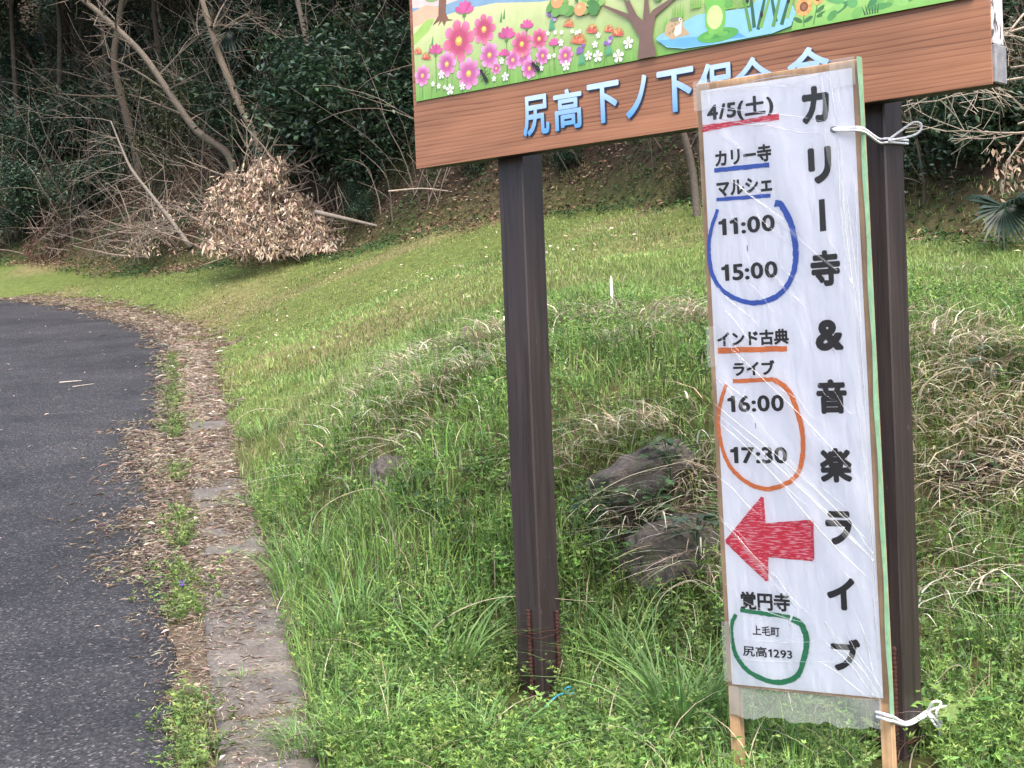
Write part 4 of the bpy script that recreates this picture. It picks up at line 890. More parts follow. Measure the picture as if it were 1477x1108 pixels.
def sheet(name, s0, s1, t0, t1, y, amp, mat, seed, ns=26, nt_=80, ragged=0, parent=None):
    v = []; f = []; r = random.Random(seed); o1, o2, o3 = r.random() * 9, r.random() * 9, r.random() * 9
    for j in range(nt_ + 1):
        for i in range(ns + 1):
            a = i / ns; b_ = j / nt_; s = s0 + (s1 - s0) * a; t = t0 + (t1 - t0) * b_
            if ragged and j == 0: t += ragged * (math.sin(a * 19 + o1) * .4 + math.sin(a * 43 + o2) * .25 + r.uniform(-.3, .3))
            d = amp * (.5 + .5 * math.sin((s * 1.0 + t * .55) * 34 + o1 + 1.5 * math.sin(t * 5 + o2))) * (.5 + .5 * math.sin(t * 7 + s * 9 + o3))
            v.append((s, y - d, t))
    for j in range(nt_):
        for i in range(ns): a = j * (ns + 1) + i; f.append((a, a + 1, a + ns + 2, a + ns + 1))
    return mesh_obj(name, np.array(v), np.array(f), mat, parent or ban, None, True)
paper = sheet('paper_sheet', .017, W - .022, .010, H - .026, -.0012, .0006, PAPER, 1)
YT = -.0024; YM = -.0031
for ch, s, t, w_, h_ in [('カ', .3737, 1.687, .083, .104), ('リ', .378, 1.516, .0705, .1027), ('寺', .379, 1.226, .089, .1014), ('&', .3805, 1.0368, .0853, .0881), ('音', .3785, .863, .0917, .0983), ('楽', .3806, .6676, .096, .0987), ('ラ', .3805, .4887, .0815, .0972), ('イ', .3768, .30, .0859, .0937), ('ブ', .3821, .1253, .09, .094)]:
    letter('lettering', ch, s, t, w_, h_, YT, INK, paper, 0, .036)
mb = MB(); mb.add([(.3685, YT, 1.33), (.3875, YT, 1.331), (.387, YT, 1.421), (.3695, YT, 1.42)], [(0, 1, 2, 3)]); mb.build('lettering', INK, paper)
for body, s, t, w_, h_, b_ in [('4/5(土)', .1397, 1.7035, .2125, .066, .026), ('カリー寺', .1424, 1.5698, .1797, .050, .028), ('マルシェ', .1407, 1.4806, .1771, .046, .030), ('11:00', .142, 1.3687, .1795, .049, .022), ('15:00', .1432, 1.2346, .1793, .049, .022), ('インド古典', .1425, 1.0395, .2284, .045, .030), ('ライブ', .1419, .9515, .1331, .043, .030), ('16:00', .1411, .848, .1797, .049, .022), ('17:30', .1424, .6965, .182, .049, .022), ('覚円寺', .1382, .2654, .16, .054, .026), ('上毛町', .1372, .1781, .0867, .029, .014), ('尻高1293', .1375, .1145, .1579, .0313, .014)]:
    letter('lettering', body, s, t, w_, h_, YT, INK, paper, 0, b_)
def stroke(name, pts, wd, mat, yv, seed=0, n=8):
    r = random.Random(seed); P = crom(pts, n) if len(pts) > 2 else [np.array(pts[0]) * (1 - k / 14) + np.array(pts[1]) * k / 14 for k in range(15)]; v = []; f = []
    for i, p in enumerate(P):
        q = P[min(i + 1, len(P) - 1)] - P[max(i - 1, 0)]; q = q / np.linalg.norm(q); nn = np.array([-q[1], q[0]])
        w1 = (wd[0] + (wd[1] - wd[0]) * i / (len(P) - 1) if hasattr(wd, '__len__') else wd) / 2
        a = p + nn * w1 * r.uniform(.85, 1.15); b_ = p - nn * w1 * r.uniform(.85, 1.15); v += [(a[0], yv, a[1]), (b_[0], yv, b_[1])]
    for i in range(len(P) - 1): f.append((2 * i, 2 * i + 1, 2 * i + 3, 2 * i + 2))
    return mesh_obj(name, np.array(v), f, mat, paper)
MRED = marker_mat('red_marker', (.70, .02, .06), .10, .9); MBLUE = marker_mat('blue_marker', (.02, .10, .50), .0, .3); MORG = marker_mat('orange_marker', (.82, .20, .04), .0, .3); MGRN = marker_mat('green_marker', (.01, .24, .09), .0, .3)
stroke('underline', [(.015, 1.658), (.262, 1.672)], .011, MRED, YM, 1); stroke('underline', [(.018, 1.667), (.262, 1.664)], .012, MRED, YM - .0002, 2)
stroke('underline', [(.048, 1.537), (.224, 1.534)], .013, MBLUE, YM, 3); stroke('underline', [(.05, 1.451), (.223, 1.446)], .011, MBLUE, YM, 4)
stroke('underline', [(.029, 1.007), (.25, 1.004)], .016, MORG, YM, 5); stroke('underline', [(.073, .915), (.204, .917)], .012, MORG, YM, 6)
stroke('underline', [(.057, .235), (.216, .224)], .013, MGRN, YM, 7)
stroke('marker_ring', [(.053, 1.422), (.029, 1.367), (.017, 1.307), (.024, 1.235), (.053, 1.186), (.103, 1.154), (.158, 1.141), (.213, 1.15), (.256, 1.179), (.284, 1.227), (.292, 1.286), (.283, 1.356), (.256, 1.414), (.235, 1.423)], (.011, .019), MBLUE, YM - .0004, 8)
stroke('marker_ring', [(.05, .905), (.029, .854), (.018, .793), (.026, .72), (.052, .659), (.105, .614), (.16, .598), (.215, .609), (.26, .639), (.28, .689), (.284, .759), (.267, .839), (.242, .89), (.204, .915)], (.011, .016), MORG, YM - .0004, 9)
stroke('marker_ring', [(.042, .222), (.026, .188), (.026, .14), (.041, .089), (.084, .048), (.161, .028), (.226, .05), (.253, .105), (.264, .158), (.252, .202), (.222, .22)], (.012, .019), MGRN, YM - .0004, 10)
AR = [(.023, .439), (.148, .573), (.150, .492), (.300, .506), (.296, .395), (.153, .402), (.149, .328)]
mb = MB(); mb.add([(a, YM, b_) for a, b_ in AR], [tuple(range(7))]); mb.build('arrow', marker_mat('red_marker_hatching', (.76, .015, .06), .12, .85), paper)
for i in range(7): stroke('arrow_outline', [AR[i], AR[(i + 1) % 7]], .009, MRED, YM - .0003 - .00004 * i, 20 + i)
for s, t in ((.14, 1.301), (.137, .783)): mb = MB(); mb.add([(s, YT, t - .008), (s + .002, YT, t - .008), (s + .002, YT, t + .008), (s, YT, t + .008)], [(0, 1, 2, 3)]); mb.build('tick_mark', INK, paper)
# hole torn for the cord
pts = [(.425 + (.010 + .004 * random.random()) * math.cos(a), -.0052, 1.611 + (.007 + .003 * random.random()) * math.sin(a)) for a in [k * .628 for k in range(10)]]
mb = MB(); mb.add(pts, [tuple(range(10))]); mb.build('cord_hole', DARKEDGE, paper)
wrap = sheet('plastic_wrap', -.002, W + .001, .004, H + .004, -.0065, .0035, WRAP, 2)
def glint_ribbons(name, lines, parent, mat=None):
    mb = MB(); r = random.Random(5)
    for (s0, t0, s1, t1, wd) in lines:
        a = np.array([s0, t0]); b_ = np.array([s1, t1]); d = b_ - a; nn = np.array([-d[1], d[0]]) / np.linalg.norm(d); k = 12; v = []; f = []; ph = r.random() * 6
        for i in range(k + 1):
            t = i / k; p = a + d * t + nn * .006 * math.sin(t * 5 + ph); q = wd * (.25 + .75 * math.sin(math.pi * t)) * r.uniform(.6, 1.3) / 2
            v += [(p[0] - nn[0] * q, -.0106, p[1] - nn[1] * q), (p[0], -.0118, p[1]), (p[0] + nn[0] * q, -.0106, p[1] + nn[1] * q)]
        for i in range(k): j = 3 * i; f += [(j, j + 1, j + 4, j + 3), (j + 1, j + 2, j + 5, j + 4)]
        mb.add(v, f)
    return tag(mb.build(name, mat or CREASE_GLINT, parent), kind='stuff')
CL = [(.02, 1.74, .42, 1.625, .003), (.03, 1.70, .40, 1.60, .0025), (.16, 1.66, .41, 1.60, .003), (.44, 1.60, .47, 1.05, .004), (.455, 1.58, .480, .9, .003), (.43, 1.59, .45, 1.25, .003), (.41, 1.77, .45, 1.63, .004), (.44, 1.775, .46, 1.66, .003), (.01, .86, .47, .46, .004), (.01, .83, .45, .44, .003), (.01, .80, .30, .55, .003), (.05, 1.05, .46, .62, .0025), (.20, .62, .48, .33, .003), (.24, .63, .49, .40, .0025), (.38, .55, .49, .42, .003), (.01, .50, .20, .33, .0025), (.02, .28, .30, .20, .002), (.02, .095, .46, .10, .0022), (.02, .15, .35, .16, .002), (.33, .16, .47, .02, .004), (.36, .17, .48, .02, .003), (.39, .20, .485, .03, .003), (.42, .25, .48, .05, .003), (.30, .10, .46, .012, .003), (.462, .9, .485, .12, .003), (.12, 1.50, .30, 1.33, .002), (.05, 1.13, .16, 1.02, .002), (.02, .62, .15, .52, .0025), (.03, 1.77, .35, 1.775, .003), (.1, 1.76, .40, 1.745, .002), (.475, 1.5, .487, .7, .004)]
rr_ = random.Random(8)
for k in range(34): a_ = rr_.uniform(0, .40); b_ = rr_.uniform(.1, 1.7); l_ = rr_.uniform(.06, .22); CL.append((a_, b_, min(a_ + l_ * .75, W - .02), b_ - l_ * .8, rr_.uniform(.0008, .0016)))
glint_ribbons('film_crease_glints', CL, wrap)  # whitened creases, with sky glints painted in as milky colour
glint_ribbons('film_glare_bands', [(.45, 1.55, .475, .2, .022), (.40, 1.76, .465, 1.2, .03), (.02, .92, .40, .52, .02), (.22, .66, .48, .40, .025), (.33, .22, .48, .0, .03), (.02, 1.76, .40, 1.77, .02), (.10, 1.50, .42, 1.22, .016), (.01, .50, .24, .26, .016)], wrap, film('painted_glare_film', .09, .5))  # wide milky bands: glare on the film painted as pale colour
sheet('loose_wrap', .008, W - .028, -.082, .006, -.004, .010, FLAP, 3, 30, 10, .012)
# tape: clear corners and a green strip along the right-hand edge
for s0, s1, t0, t1 in ((-.003, .05, H - .085, H + .002), (W - .085, W - .01, H - .075, H + .003), (-.003, .028, .02, .20), (-.003, .03, .96, 1.08)): sheet('clear_tape', s0, s1, t0, t1, -.0115, .0012, CLEARTAPE, int(s0 * 1000 + t0 * 77) + 9, 8, 8)
mb = MB()
for k in range(40):
    t0 = -.055 + (H + .055) * k / 40; t1 = -.055 + (H + .055) * (k + 1) / 40; a = W - .001 + .002 * math.sin(k * .9); b_ = W - .001 + .002 * math.sin((k + 1) * .9)
    mb.add([(a, -.0135, t0), (W + .004, -.0135, t0), (W + .004, -.0135, t1), (b_, -.0135, t1)], [(0, 1, 2, 3)]); mb.add([(W + .004, -.0135, t0), (W + .003, TH - .020, t0), (W + .003, TH - .020, t1), (W + .004, -.0135, t1)], [(0, 1, 2, 3)])
mb.build('green_tape', GREENTAPE, ban)
# cords
def cord(P, label, rad, ends):
    o0 = Vector(P); o = empty('cord', o0); tag(o, label, 'cord', 'white cords tying the banner to the post')
    for k, pts in enumerate(ends):
        mb = MB(); q = [Vector(p) - o0 for p in crom(pts, 8)]; mb.tube(q, rad, 6); mb.build(['wrapped_strand', 'second_strand', 'bow_loop', 'loose_tail', 'loose_tail'][k], CORD, o, True)
hole = M4 @ Vector((.425, -.012, 1.611)); edge = M4 @ Vector((W + .006, -.018, 1.602))
Rz = Matrix.Rotation(BYAW, 4, 'Z'); SB = Matrix.Translation(sb.location) @ Rz
def pc(s, y, z): return SB @ Vector((s, y, z))
c1 = pc(1.884 + .010, BT - .006, 1.88); c2 = pc(1.884 + .010, BT + PW + .015, 1.885)
cord(hole, 'white cord looped from the hole at the banner top round the post', .0036, [
    [hole, M4 @ Vector((W - .03, -.022, 1.607)), edge, c1 + Vector((-.03, -.02, -.002)), c1, c2], [hole + Vector((.002, -.004, -.004)), M4 @ Vector((W - .03, -.026, 1.600)), edge + Vector((0, -.006, -.01)), c1 + Vector((-.03, -.025, -.014)), c1 + Vector((.004, -.004, -.012)), c2 + Vector((0, 0, -.01))],
    [c1 + Vector((.0, -.01, -.006)), c1 + Vector((.035, -.02, .018)), c1 + Vector((.075, -.02, .042)), c1 + Vector((.098, -.02, .036)), c1 + Vector((.092, -.02, .014)), c1 + Vector((.06, -.02, .0)), c1 + Vector((.0, -.012, -.008))]])
e1 = M4 @ Vector((W + .006, -.018, -.035)); e0 = M4 @ Vector((W - .04, -.014, -.028)); d1 = pc(1.884 + .012, BT - .006, .112); d2 = pc(1.884 + .012, BT + PW + .012, .118)
cord(e0, 'white cord tied in a bow at the banner foot', .0048, [
    [e0, e1, d1, d2], [e0 + Vector((0, -.004, -.012)), e1 + Vector((0, -.006, -.012)), d1 + Vector((0, -.006, -.006)), d2 + Vector((0, 0, -.012))],
    [d2, d2 + Vector((.012, -.03, .035)), d2 + Vector((.035, -.03, .03)), d2 + Vector((.02, -.03, .0)), d2 + Vector((.035, -.03, -.03)), d2 + Vector((.018, -.03, -.04)), d2 + Vector((0, -.01, -.005))],
    [d2, d2 + Vector((.03, -.03, .018)), d2 + Vector((.06, -.03, .02))], [d2, d2 + Vector((.025, -.03, -.03)), d2 + Vector((.03, -.03, -.085))]])

# ------------------------------------------------------------------ wood: shrubs, trees, brush
EVG = [(0.024, 0.052, 0.028), (0.034, 0.070, 0.036), (0.018, 0.040, 0.024), (0.055, 0.092, 0.048), (0.032, 0.060, 0.040)]
OLV = [(0.045, 0.060, 0.022), (0.065, 0.075, 0.030), (0.035, 0.050, 0.020)]
def leaf_cloud(n, rx, ry, rz, ncl, L, Wd, pal, droop=0.2):
    cl = rng.normal(0, 1, (ncl, 3)); cl /= np.linalg.norm(cl, axis=1, keepdims=True); cl *= (rng.random((ncl, 1)) ** 0.4)
    cs = rng.uniform(0.16, 0.34, ncl); k = rng.integers(0, ncl, n)
    p = cl[k] + rng.normal(0, 1, (n, 3)) * cs[k][:, None] * np.array([1, 1, .6]); p *= np.array([rx, ry, rz])
    d = rng.normal(0, 1, (n, 3)); d[:, 2] = d[:, 2] * .4 - droop; nm = rng.normal(0, .55, (n, 3)) + np.array([0, -.25, 1.0])
    col = pick(pal, n) * (0.8 + 0.4 * rng.random(ncl)[k])[:, None]
    return leaf_arrays(p, d, nm, L * rng.uniform(.6, 1.25, n), Wd * rng.uniform(.7, 1.2, n), col), cl * np.array([rx, ry, rz])
def shrub_proto(n, r, L, Wd, pal, ncl=26):
    o = empty('evergreen_shrub'); lv, cl = leaf_cloud(n, r[0], r[1], r[2], ncl, L, Wd, pal); lv = (lv[0] + np.array([0, 0, r[2] * .95]), lv[1], lv[2])
    g = NP(); g.add(lv); g.build('crown', LEAF, o); mb = MB()
    for c in cl[:14]:
        e_ = Vector((c[0], c[1], c[2] + r[2] * .95)); mb.tube(crom([(0, 0, -.3), (e_.x * .3, e_.y * .3, e_.z * .45), (e_.x * .7 + random.uniform(-.1, .1), e_.y * .7, e_.z * .8), tuple(e_)], 3), [.03 - .0025 * i for i in range(10)], 5, (.10, .08, .06))
    mb.build('trunk', BARK, o, True); return o
protos = [shrub_proto(5200, (1.15, 1.0, 1.05), .125, .055, EVG, 34), shrub_proto(5000, (.95, .9, 1.35), .10, .042, EVG + OLV[:1], 30), shrub_proto(4600, (1.3, 1.0, .8), .14, .06, EVG, 36), shrub_proto(3000, (1.0, .9, 1.2), .10, .036, OLV, 26)]
used = [False] * 4
def put(k, p, sc, rz, label, group='evergreen shrubs of the wood'):
    o = protos[k] if not used[k] else clone(protos[k]); used[k] = True
    o.location = p; o.rotation_euler = (0, 0, rz); o.scale = sc if hasattr(sc, '__len__') else (sc,) * 3; return tag(o, label, 'shrub', group)
SH = 'dense dark evergreen shrub filling the shaded hillside wood'
named = [((500, 215), 28.3, 0, 1.15, 'dark green glossy shrub just right of the dry leaf heap'), ((560, 215), 26.0, 2, .9, 'broad dark shrub left of the signboard corner'), ((560, 130), 26.5, 0, 1.3, 'tall dark shrub rising behind the left end of the signboard'),
         ((440, 150), 28.5, 1, 1.2, 'dark shrub behind the thin upright trunk'), ((250, 235), 34.0, 3, 1.0, 'olive twiggy shrub behind the pale fallen branch'), ((120, 270), 35.5, 2, .9, 'low shrub on the left slope behind the leaf heaps'), ((20, 280), 37.0, 0, .8, 'low green shrub at the left edge of the wood'),
         ((1345, 270), 15.6, 0, .62, 'glossy broad-leaved shrub right of the thick post'), ((1400, 160), 16.0, 1, .7, 'dark shrub behind the bare twigs at upper right'), ((1460, 230), 15.0, 2, .6, 'dark shrub behind the small fan palm')]
for (u, v), D, k, sc, lab in named:
    p = Vector(at(u, v, D)); g_ = gz(p.x, p.y); h_ = [1.05, 1.35, .8, 1.2][k] * sc; put(k, (p.x, p.y, max(g_ - .2, p.z - h_)), sc, random.random() * 6, lab)
cnt = 0
for row, (e0_, n_) in enumerate([(1.3, 17), (2.6, 17), (4.2, 17), (6.0, 16), (8.2, 15)]):
    for i in range(n_):
        xx = -15 + 22.5 * (i + .5 * (row % 2) + random.uniform(-.3, .3)) / n_; yy = float(np.interp(xx, EDGE_X, EDGE_Y)) + e0_ / .75 + random.uniform(-.5, .5)
        uu = 738.5 + FPX * xx / yy
        if row == 0 and (60 < uu < 450 or 620 < uu < 1000): continue
        if uu < -250 or uu > 1750: continue
        sc = random.uniform(.75, 1.15) * (.6 if row == 0 else 1) * min(1, yy / 20)
        put(random.choice([0, 0, 1, 2, 3]), (xx, yy, gz(xx, yy) - .2), sc, random.random() * 6, SH)
for i in range(20):
    uu = 470 + 560 * (i + random.random()) / 20; xx = (uu - 738.5) / FPX * 23; yy = float(np.interp(xx, EDGE_X, EDGE_Y)) + random.uniform(.5, 2.6); xx = (uu - 738.5) / FPX * yy
    put(random.choice([0, 1, 3, 3]), (xx, yy, gz(xx, yy) - .12), random.uniform(.22, .42), random.random() * 6, 'low leafy shrub on the brown wood-edge bank behind the signboard posts', 'low shrubs on the wood-edge bank')
def shade_tree(xx, yy, hh, label):
    global TALL
    if TALL is None:
        TALL = empty('evergreen_shade_tree'); lv, cl = leaf_cloud(9000, 2.3, 2.1, 2.0, 46, .19, .085, EVG); g = NP(); g.add((lv[0] + np.array([0, 0, 6.2]), lv[1], lv[2])); g.build('crown', LEAF, TALL); mb = MB()
        mb.tube([(0, 0, -.6), (.08, 0, 1.5), (-.05, .05, 3.5), (.05, 0, 5.5), (0, 0, 7)], [.09, .08, .07, .06, .03], 9, (.05, .042, .035))
        for c_ in cl[:22]: mb.tube(crom([(0, 0, 4.0 + random.random()), (c_[0] * .4, c_[1] * .4, c_[2] * .4 + 5.4), (c_[0], c_[1], c_[2] + 6.2)], 3), [.05, .045, .04, .03, .022, .016, .01], 5, (.09, .075, .06))
        mb.build('trunk', BARK, TALL, True); o = TALL
    else: o = clone(TALL)
    o.location = (xx, yy, gz(xx, yy)); o.rotation_euler = (0, 0, random.random() * 6); q = hh / 8; o.scale = (q * random.uniform(.9, 1.15), q, q); return tag(o, label, 'tree', 'tall evergreen trees added to shade the hillside wood')
TALL = None
for i in range(26):  # crowns mostly out of view, added to darken the wood below
    row = i % 2; xx = -15.5 + 23.0 * (i + .5) / 26; yy = float(np.interp(xx, EDGE_X, EDGE_Y)) + (4.0, 7.0)[row] + random.uniform(-.5, .5)
    shade_tree(xx, yy, random.uniform(6.5, 8.5) * min(1, max(.75, yy / 22)), 'tall dark evergreen tree, mostly unseen, added to shade the hillside wood')
def grow(mb, p, d, L, r, depth, col, droop=0.0, spread=.6, kids=(3, 5), seg=5):
    pts = [Vector(p)]; q = Vector(d).normalized()
    for i in range(seg):
        q = (q + Vector((random.uniform(-.16, .16), random.uniform(-.16, .16), random.uniform(-.12, .12) - droop))).normalized(); pts.append(pts[-1] + q * L / seg)
    mb.tube(pts, [max(.0025, r * (1 - .65 * i / seg)) for i in range(seg + 1)], 6 if r > .03 else 4 if r > .008 else 3, col)
    if depth > 0:
        for k in range(random.randint(*kids)):
            t = random.randint(1, seg); a = Vector((random.uniform(-1, 1), random.uniform(-1, 1), random.uniform(-.5, .8))).normalized()
            grow(mb, pts[t], (q * (1 - spread) + a * spread), L * random.uniform(.4, .7), r * .45, depth - 1, col, droop, spread, kids, max(3, seg - 1))
    return pts
def bare_tree(px, D, r0, label, twigs=14, top=2.5, col=(.13, .11, .095), tw_len=1.1):
    D = gpos(*px[0]).y - 1.6; P = [at(u, v, D - .15 * i) for i, (u, v) in enumerate(px)]; g0 = P[0] - (P[1] - P[0]) * .35; g0[2] = gz(g0[0], g0[1]) - .3
    d = P[-1] - P[-2]; d /= np.linalg.norm(d); P = [g0] + P + [P[-1] + d * top * .5, P[-1] + d * top]
    o = empty('bare_tree', P[0]); mb = MB(); Q_ = [Vector(p) - Vector(P[0]) for p in crom(P, 6)]; n = len(Q_)
    mb.tube(Q_, [r0 * (1 - .55 * i / n) for i in range(n)], 9, col); mb.build('trunk', BARK, o, True); cr = MB()
    for k in range(twigs):
        i = random.randint(int(n * .3), n - 1); a = Vector((random.uniform(-1, 1), random.uniform(-.8, .4), random.uniform(-.1, .8)))
        grow(cr, Q_[i], a, tw_len * random.uniform(.6, 1.4), r0 * .28, 2, col)
    cr.build('crown', BARK, o); return tag(o, label, 'tree', 'bare trees at the wood edge')
bare_tree([(328, 222), (285, 190), (248, 140), (205, 78), (150, 25), (110, -8)], 28.0, .085, 'bare tree trunk leaning far left over the leaf heaps', 18, 2, (.17, .145, .12))
bare_tree([(372, 208), (345, 150), (318, 85), (308, 55), (290, -5)], 28.3, .085, 'curved bare trunk rising behind the leaf heap', 10, 2.5, (.20, .165, .13))
bare_tree([(458, 165), (452, 110), (440, 50), (428, -5)], 27.5, .07, 'thin upright bare trunk left of the signboard', 8, 2.5, (.17, .145, .12))
bare_tree([(195, 215), (178, 150), (165, 90), (172, 30), (178, -10)], 30.5, .11, 'dark shaded trunk behind the leaning tree', 8, 2.5, (.09, .075, .06))
bare_tree([(245, 95), (235, 50), (225, -5)], 29.0, .05, 'slim pale sapling between the leaning trunk and curved trunk', 8, 2, (.16, .13, .11))
bare_tree([(60, 120), (30, 60), (-10, 20)], 31.0, .06, 'slim bare sapling leaning out at the left edge', 12, 2, (.15, .125, .10))
bare_tree([(1000, 255), (985, 190), (960, 120)], 21.5, .05, 'bare trunk half hidden behind the signboard', 8, 2, (.12, .10, .085))
# bare twig bush reaching in at the upper right
o = empty('bare_bush', (5.6, 11.8, gz(5.6, 11.8) - .2)); mb = MB(); c = (.30, .25, .20)
mb.tube([(0, 0, 0), (.1, -.1, .9), (-.1, -.2, 1.7)], [.05, .04, .03], 7, c); mb.build('trunk', BARK, o, True); cr = MB()
for (u, v), (u2, v2) in [((1477, 40), (1350, 90)), ((1490, 110), (1345, 145)), ((1480, 160), (1400, 60)), ((1500, 60), (1420, 30)), ((1490, 190), (1390, 185)), ((1477, 20), (1400, 120))]:
    A = Vector(at(u, v, 11.2)) - o.location; B = Vector(at(u2, v2, 10.9)) - o.location; grow(cr, Vector((-.1, -.2, 1.65)), A - Vector((-.1, -.2, 1.65)), (A - Vector((-.1, -.2, 1.65))).length, .018, 0, c); grow(cr, A, B - A, (B - A).length, .010, 2, c, 0, .5, (4, 6))
cr.build('crown', BARK, o); tag(o, 'pale bare twig bush reaching in at the upper right', 'bush')
# hanging brown dead leaves at the right
def dead_leaves(n, c, r, L, pal, droop=1.0):
    p = rng.normal(0, .45, (n, 3)) * np.array(r) + np.array(c); d = rng.normal(0, .6, (n, 3)); d[:, 2] -= droop; nm = rng.normal(0, 1, (n, 3))
    return leaf_arrays(p, d, nm, L * rng.uniform(.6, 1.2, n), L * .42 * rng.uniform(.7, 1.2, n), pick(pal, n))
DLV = [(.36, .25, .18), (.45, .33, .25), (.28, .185, .13), (.52, .41, .32)]
o = empty('dead_branch', at(1452, 215, 12.6)); g = NP(); g.add(dead_leaves(90, (0, 0, -.15), (.22, .18, .26), .07, DLV)); g.build('leaves', DRY, o)
mb = MB(); BT_ = Vector((5.5, 11.6, gz(5.6, 11.8) + 1.4)) - o.location; mb.tube([BT_, BT_ * .6 + Vector((0, 0, .25)), (.5, .1, .30), (.2, 0, .15), (0, 0, -.1), (-.05, 0, -.4)], [.022, .018, .012, .01, .007, .003], 5, c); mb.build('branch', BARK, o); tag(o, 'hanging branch of brown dead leaves above the small palm', 'branch')
# fan palms
def fan_palm(pos, n, R, label, col, front=True):
    o = empty('fan_palm', pos); mb = MB(); mb.tube([(0, 0, gz(pos[0], pos[1]) - pos[2] - .1), (.01, 0, -.1), (0, 0, 0)], [.014, .012, .010], 6, (.05, .06, .035)); mb.build('trunk', BARK, o)
    for k in range(n):
        a = k * 2.4 + .3; el = random.uniform(.0, .8); d = Vector((math.cos(a) * math.cos(el), math.sin(a) * math.cos(el), math.sin(el))); b = d * R * .45; mb = MB(); mb.tube([(0, 0, 0), d * R * .25 + Vector((0, 0, .03)), b], .007, 4, col)
        s = d.cross(Vector((0, 0, 1))).normalized(); 
        for j in range(17):
            q = (j - 8) / 8 * 1.75; e_ = (d * math.cos(q) + s * math.sin(q)).normalized(); t = e_.cross(s.cross(d)).normalized() if False else Vector((-e_.y, e_.x, 0)).normalized()
            Lh = R * (.62 + .12 * math.cos(q)); tip = b + e_ * Lh + Vector((0, 0, -.28 * R)); mid = b + e_ * Lh * .55 + Vector((0, 0, .0)); w_ = .016 * R / .4
            mb.add([b, mid + t * w_, tip, mid - t * w_], [(0, 1, 2), (0, 2, 3)], tuple(np.array(col) * random.uniform(.8, 1.25)))
        mb.build('frond', LEAF, o)
    mb = MB(); up_ = Vector((0, 0, 1)); rt = Vector((1, 0, 0))                # one frond spread towards the road
    for j in range(23 if front else 0):
        q = math.radians(-205 + 230 * j / 22); e_ = rt * math.cos(q) + up_ * math.sin(q) + Vector((0, -.35, 0)); t = Vector((-e_.z, 0, e_.x)).normalized(); Lh = R * (1.0 + .15 * math.sin(j * 2.1)); w_ = .022 * R / .4
        b0 = Vector((0, -.05, .02)); mid = b0 + e_ * Lh * .55; tip = b0 + e_ * Lh + Vector((0, -.05, -.12 * R)); mb.add([b0, mid + t * w_, tip, mid - t * w_], [(0, 1, 2), (0, 2, 3)], tuple(np.array(col) * random.uniform(.85, 1.35)))
    if front: mb.build('frond', LEAF, o)
    return tag(o, label, 'palm', 'small fan palms in the wood')
fan_palm(at(1446, 302, 13.6), 4, .34, 'small fan palm at the wood edge on the right', (.025, .044, .030))
fan_palm(at(328, 48, 30.2), 3, .48, 'fan palm high in the shaded wood between the bare trunks', (.018, .032, .022))

# brush heaps
def heap_leaves(n, prof, D, depth, L, pal, droop=.7):
    us = np.array([p[0] for p in prof]); top = np.array([p[1] for p in prof]); bot = np.array([p[2] for p in prof])
    u = rng.uniform(us[0], us[-1], n); tp = np.interp(u, us, top) + (vnoise(u, u * 0, 14, 63) - .55) * 26; bt = np.interp(u, us, bot); f_ = rng.random(n); v = tp + (bt - tp) * f_
    ol = rng.random(n) < .10; u = u + ol * rng.normal(0, 11, n); v = np.minimum(v + ol * rng.normal(-3, 8, n), bt + 2)
    keep = (vnoise(u, v, 11, 64) * .6 + vnoise(u, v, 5, 65) * .4 > .42) | (rng.random(n) < .28); u, v, f_ = u[keep], v[keep], f_[keep]; n = len(u)
    lump = vnoise(u, v, 26, 61) * .6 + vnoise(u, v, 9, 62) * .4
    dd = D - depth * f_ * .8 - lump * .6 + rng.normal(0, .14, n); p = np.array([at(a, b, c_) for a, b, c_ in zip(u, v, dd)])
    d = rng.normal(0, .55, (n, 3)); d[:, 2] -= droop * 1.2; d[:, 1] -= .2; nm = rng.normal(0, 1, (n, 3)) + np.array([0, -.8, .3])
    return p, leaf_arrays(p, d, nm, L * rng.uniform(.6, 1.4, n), L * .33 * rng.uniform(.6, 1.2, n), pick(pal, n, .28) * (.65 + .6 * lump[:, None]))
def brush(name, prof, D, depth, n, L, pal, label, nbr, tw_col=(.20, .16, .13), bw=.02):
    if nbr != 60: D = gpos((prof[0][0] + prof[-1][0]) / 2, prof[len(prof) // 2][2] - 2).y + .8 * depth + .15
    us = [p[0] for p in prof]; c_ = Vector(at((us[0] + us[-1]) / 2, prof[len(prof) // 2][2], D)); o = empty(name, c_); P, lv = heap_leaves(n, prof, D, depth, L, pal)
    g = NP(); g.add((lv[0] - np.array(c_), lv[1], lv[2])); g.build('leaves', DRY, o); mb = MB()
    for k in range(nbr):
        a = P[rng.integers(0, len(P))] - np.array(c_); d = Vector((random.uniform(-1, 1), random.uniform(-.3, .3), random.uniform(-.1, .7))); grow(mb, Vector(a) + Vector((0, .15, -.1)), d, random.uniform(.6, 1.3), bw, 1, tw_col)
    mb.build('branches', BARK, o); return tag(o, label, 'brush heap', 'heaps of cut brush at the wood edge')
HL = [(.42, .315, .235), (.52, .41, .31), (.33, .24, .175), (.58, .48, .385), (.20, .14, .10)]
brush('brush_heap', [(292, 300, 362), (306, 262, 366), (330, 244, 368), (350, 252, 369), (372, 230, 369), (414, 224, 367), (420, 262, 366), (440, 285, 364), (465, 315, 361), (500, 345, 358)], 27.0, 1.1, 9000, .105, HL, 'large heap of dried pale brown leafy branches at the wood edge', 60)
brush('brush_heap', [(180, 330, 364), (215, 300, 366), (245, 285, 367), (275, 290, 368), (310, 300, 368)], 27.6, .7, 800, .10, HL[2:] + HL[:1], 'lower twiggy brush heap left of the large leaf heap', 40, (.24, .195, .16), .018)
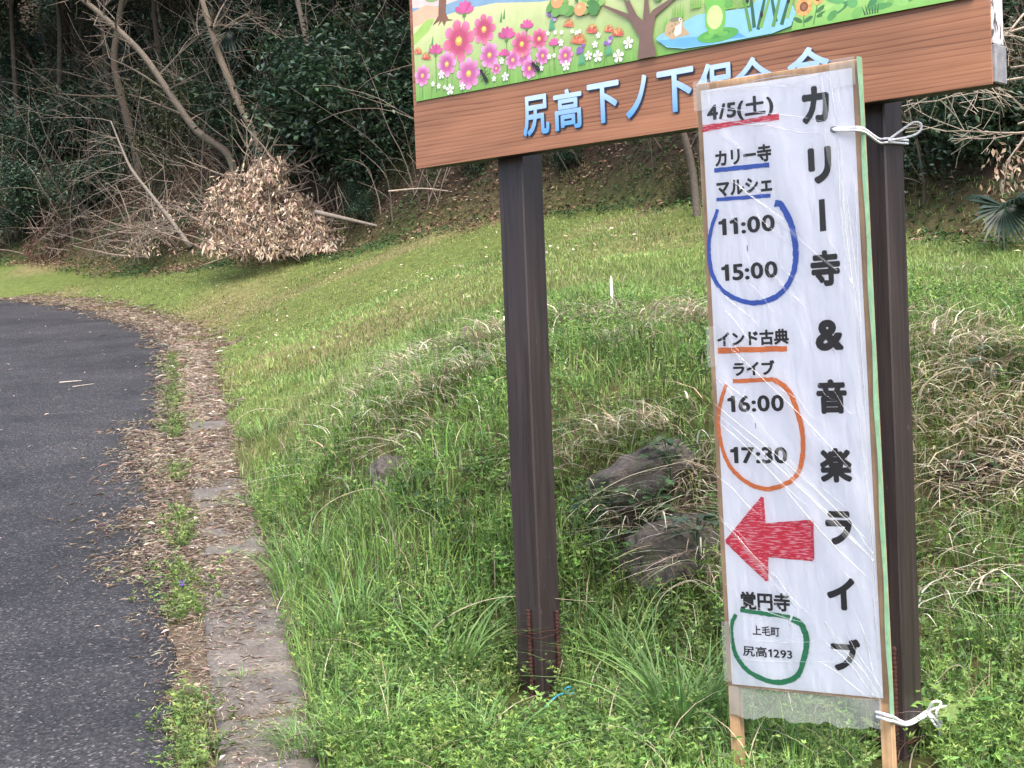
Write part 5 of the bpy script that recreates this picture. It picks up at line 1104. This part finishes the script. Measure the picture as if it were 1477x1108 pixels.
brush('brush_heap', [(35, 345, 370), (60, 322, 372), (85, 312, 370), (110, 325, 368), (140, 352, 366)], 30.0, .5, 900, .10, [(.10, .055, .045), (.15, .085, .065), (.07, .04, .035)], 'dark red-brown brush heap at the left wood edge', 20)
brush('brush_heap', [(-60, 345, 374), (-30, 340, 374), (0, 348, 373), (35, 352, 372)], 30.5, .4, 450, .09, [(.11, .06, .05), (.16, .09, .07)], 'small dark brush heap cut by the left picture edge', 12)
FD = gpos(275, 356).y; o = empty('fallen_branch', at(275, 356, FD)); mb = MB(); Q_ = [Vector(at(u, v, FD - .1)) - o.location for u, v in [(275, 357), (245, 316), (217, 280), (190, 245), (176, 215), (160, 175)]]; Q2 = [Vector(q) for q in crom(Q_, 5)]
mb.tube(Q2, [.05 * (1 - .75 * i / len(Q2)) for i in range(len(Q2))], 8, (.22, .19, .165)); mb.build('limb', BARK, o, True); mb = MB()
for k in range(22):
    i = random.randint(3, len(Q2) - 1); a = Vector((-1, random.uniform(-.6, .3), random.uniform(-.5, .7))); grow(mb, Q2[i], a, random.uniform(.6, 1.5), .007, 2, (.17, .145, .125), .05, .45, (2, 3), 7)
mb.build('twigs', BARK, o); tag(o, 'pale bare fallen branch with twigs fanning left', 'branch')
o = stick([at(455, 306, 25.6), at(500, 316, 25.4), at(552, 328, 25.2)], .045, 'grey fallen pole sticking out right of the leaf heap', (.20, .17, .145), 'fallen_pole')
FD = gpos(318, 366).y - .05
stick([at(318, 366, FD), at(336, 340, FD), at(350, 322, FD)], .03, 'short grey forked stick against the large leaf heap', (.28, .24, .21))
stick([at(560, 276, 24.2), at(610, 272, 24.2), at(655, 277, 24.0)], .015, 'thin pale stick in the undergrowth below the signboard', (.36, .3, .24))

# twigs and vines of the undergrowth, forest-foot litter and ivy
mb = MB(); n = 0
for k in range(720):
    xx = random.uniform(-13.5, 6.5); yy = float(np.interp(xx, EDGE_X, EDGE_Y)) + random.uniform(.2, 8.0); zz = gz(xx, yy); q = random.uniform(.06, .20)
    cc = (q, q * .84, q * .70); d = Vector((random.uniform(-.6, .6), random.uniform(-.6, .1), 1)); grow(mb, (xx, yy, zz - .1), d, random.uniform(.8, 3.0), random.uniform(.005, .016), 1, cc, random.choice([0, 0, .06, .12]), .5, (2, 4), 6)
tag(mb.build('undergrowth', BARK), 'tangle of thin bare twigs and vines in the wood', 'undergrowth', kind='stuff')
n = 52000; xx = rng.uniform(-14, 7, n); yy = np.interp(xx, EDGE_X, EDGE_Y) + rng.normal(1.4, 1.9, n); ok = (forest_e(xx, yy) > -.9) & (forest_e(xx, yy) < 5); xx, yy = xx[ok], yy[ok]; n = len(xx)
zz = ground_z(xx, yy) + rng.random(n) * .10; a = rng.random(n) * 6.283; d = np.stack([np.cos(a), np.sin(a), rng.normal(0, .4, n)], 1); nm = np.stack([rng.normal(0, .5, n), rng.normal(-.5, .5, n), np.ones(n)], 1)
gr_ = (vnoise(xx, yy, 1.1, 71) * .6 + vnoise(xx, yy, .35, 72) * .4) > .47; col = np.where(gr_[:, None], pick(G_DARK + EVG[3:4] + [(.06, .10, .035)], n), pick(BROWN + [(.10, .065, .045)] * 3, n) * .75)
g = NP(); g.add(leaf_arrays(np.stack([xx, yy, zz], 1), d, nm, rng.uniform(.04, .10, n), rng.uniform(.02, .045, n), col))
tag(g.build('forest_litter', DRY), 'dead leaves and ivy covering the foot of the wood', 'litter', kind='stuff')
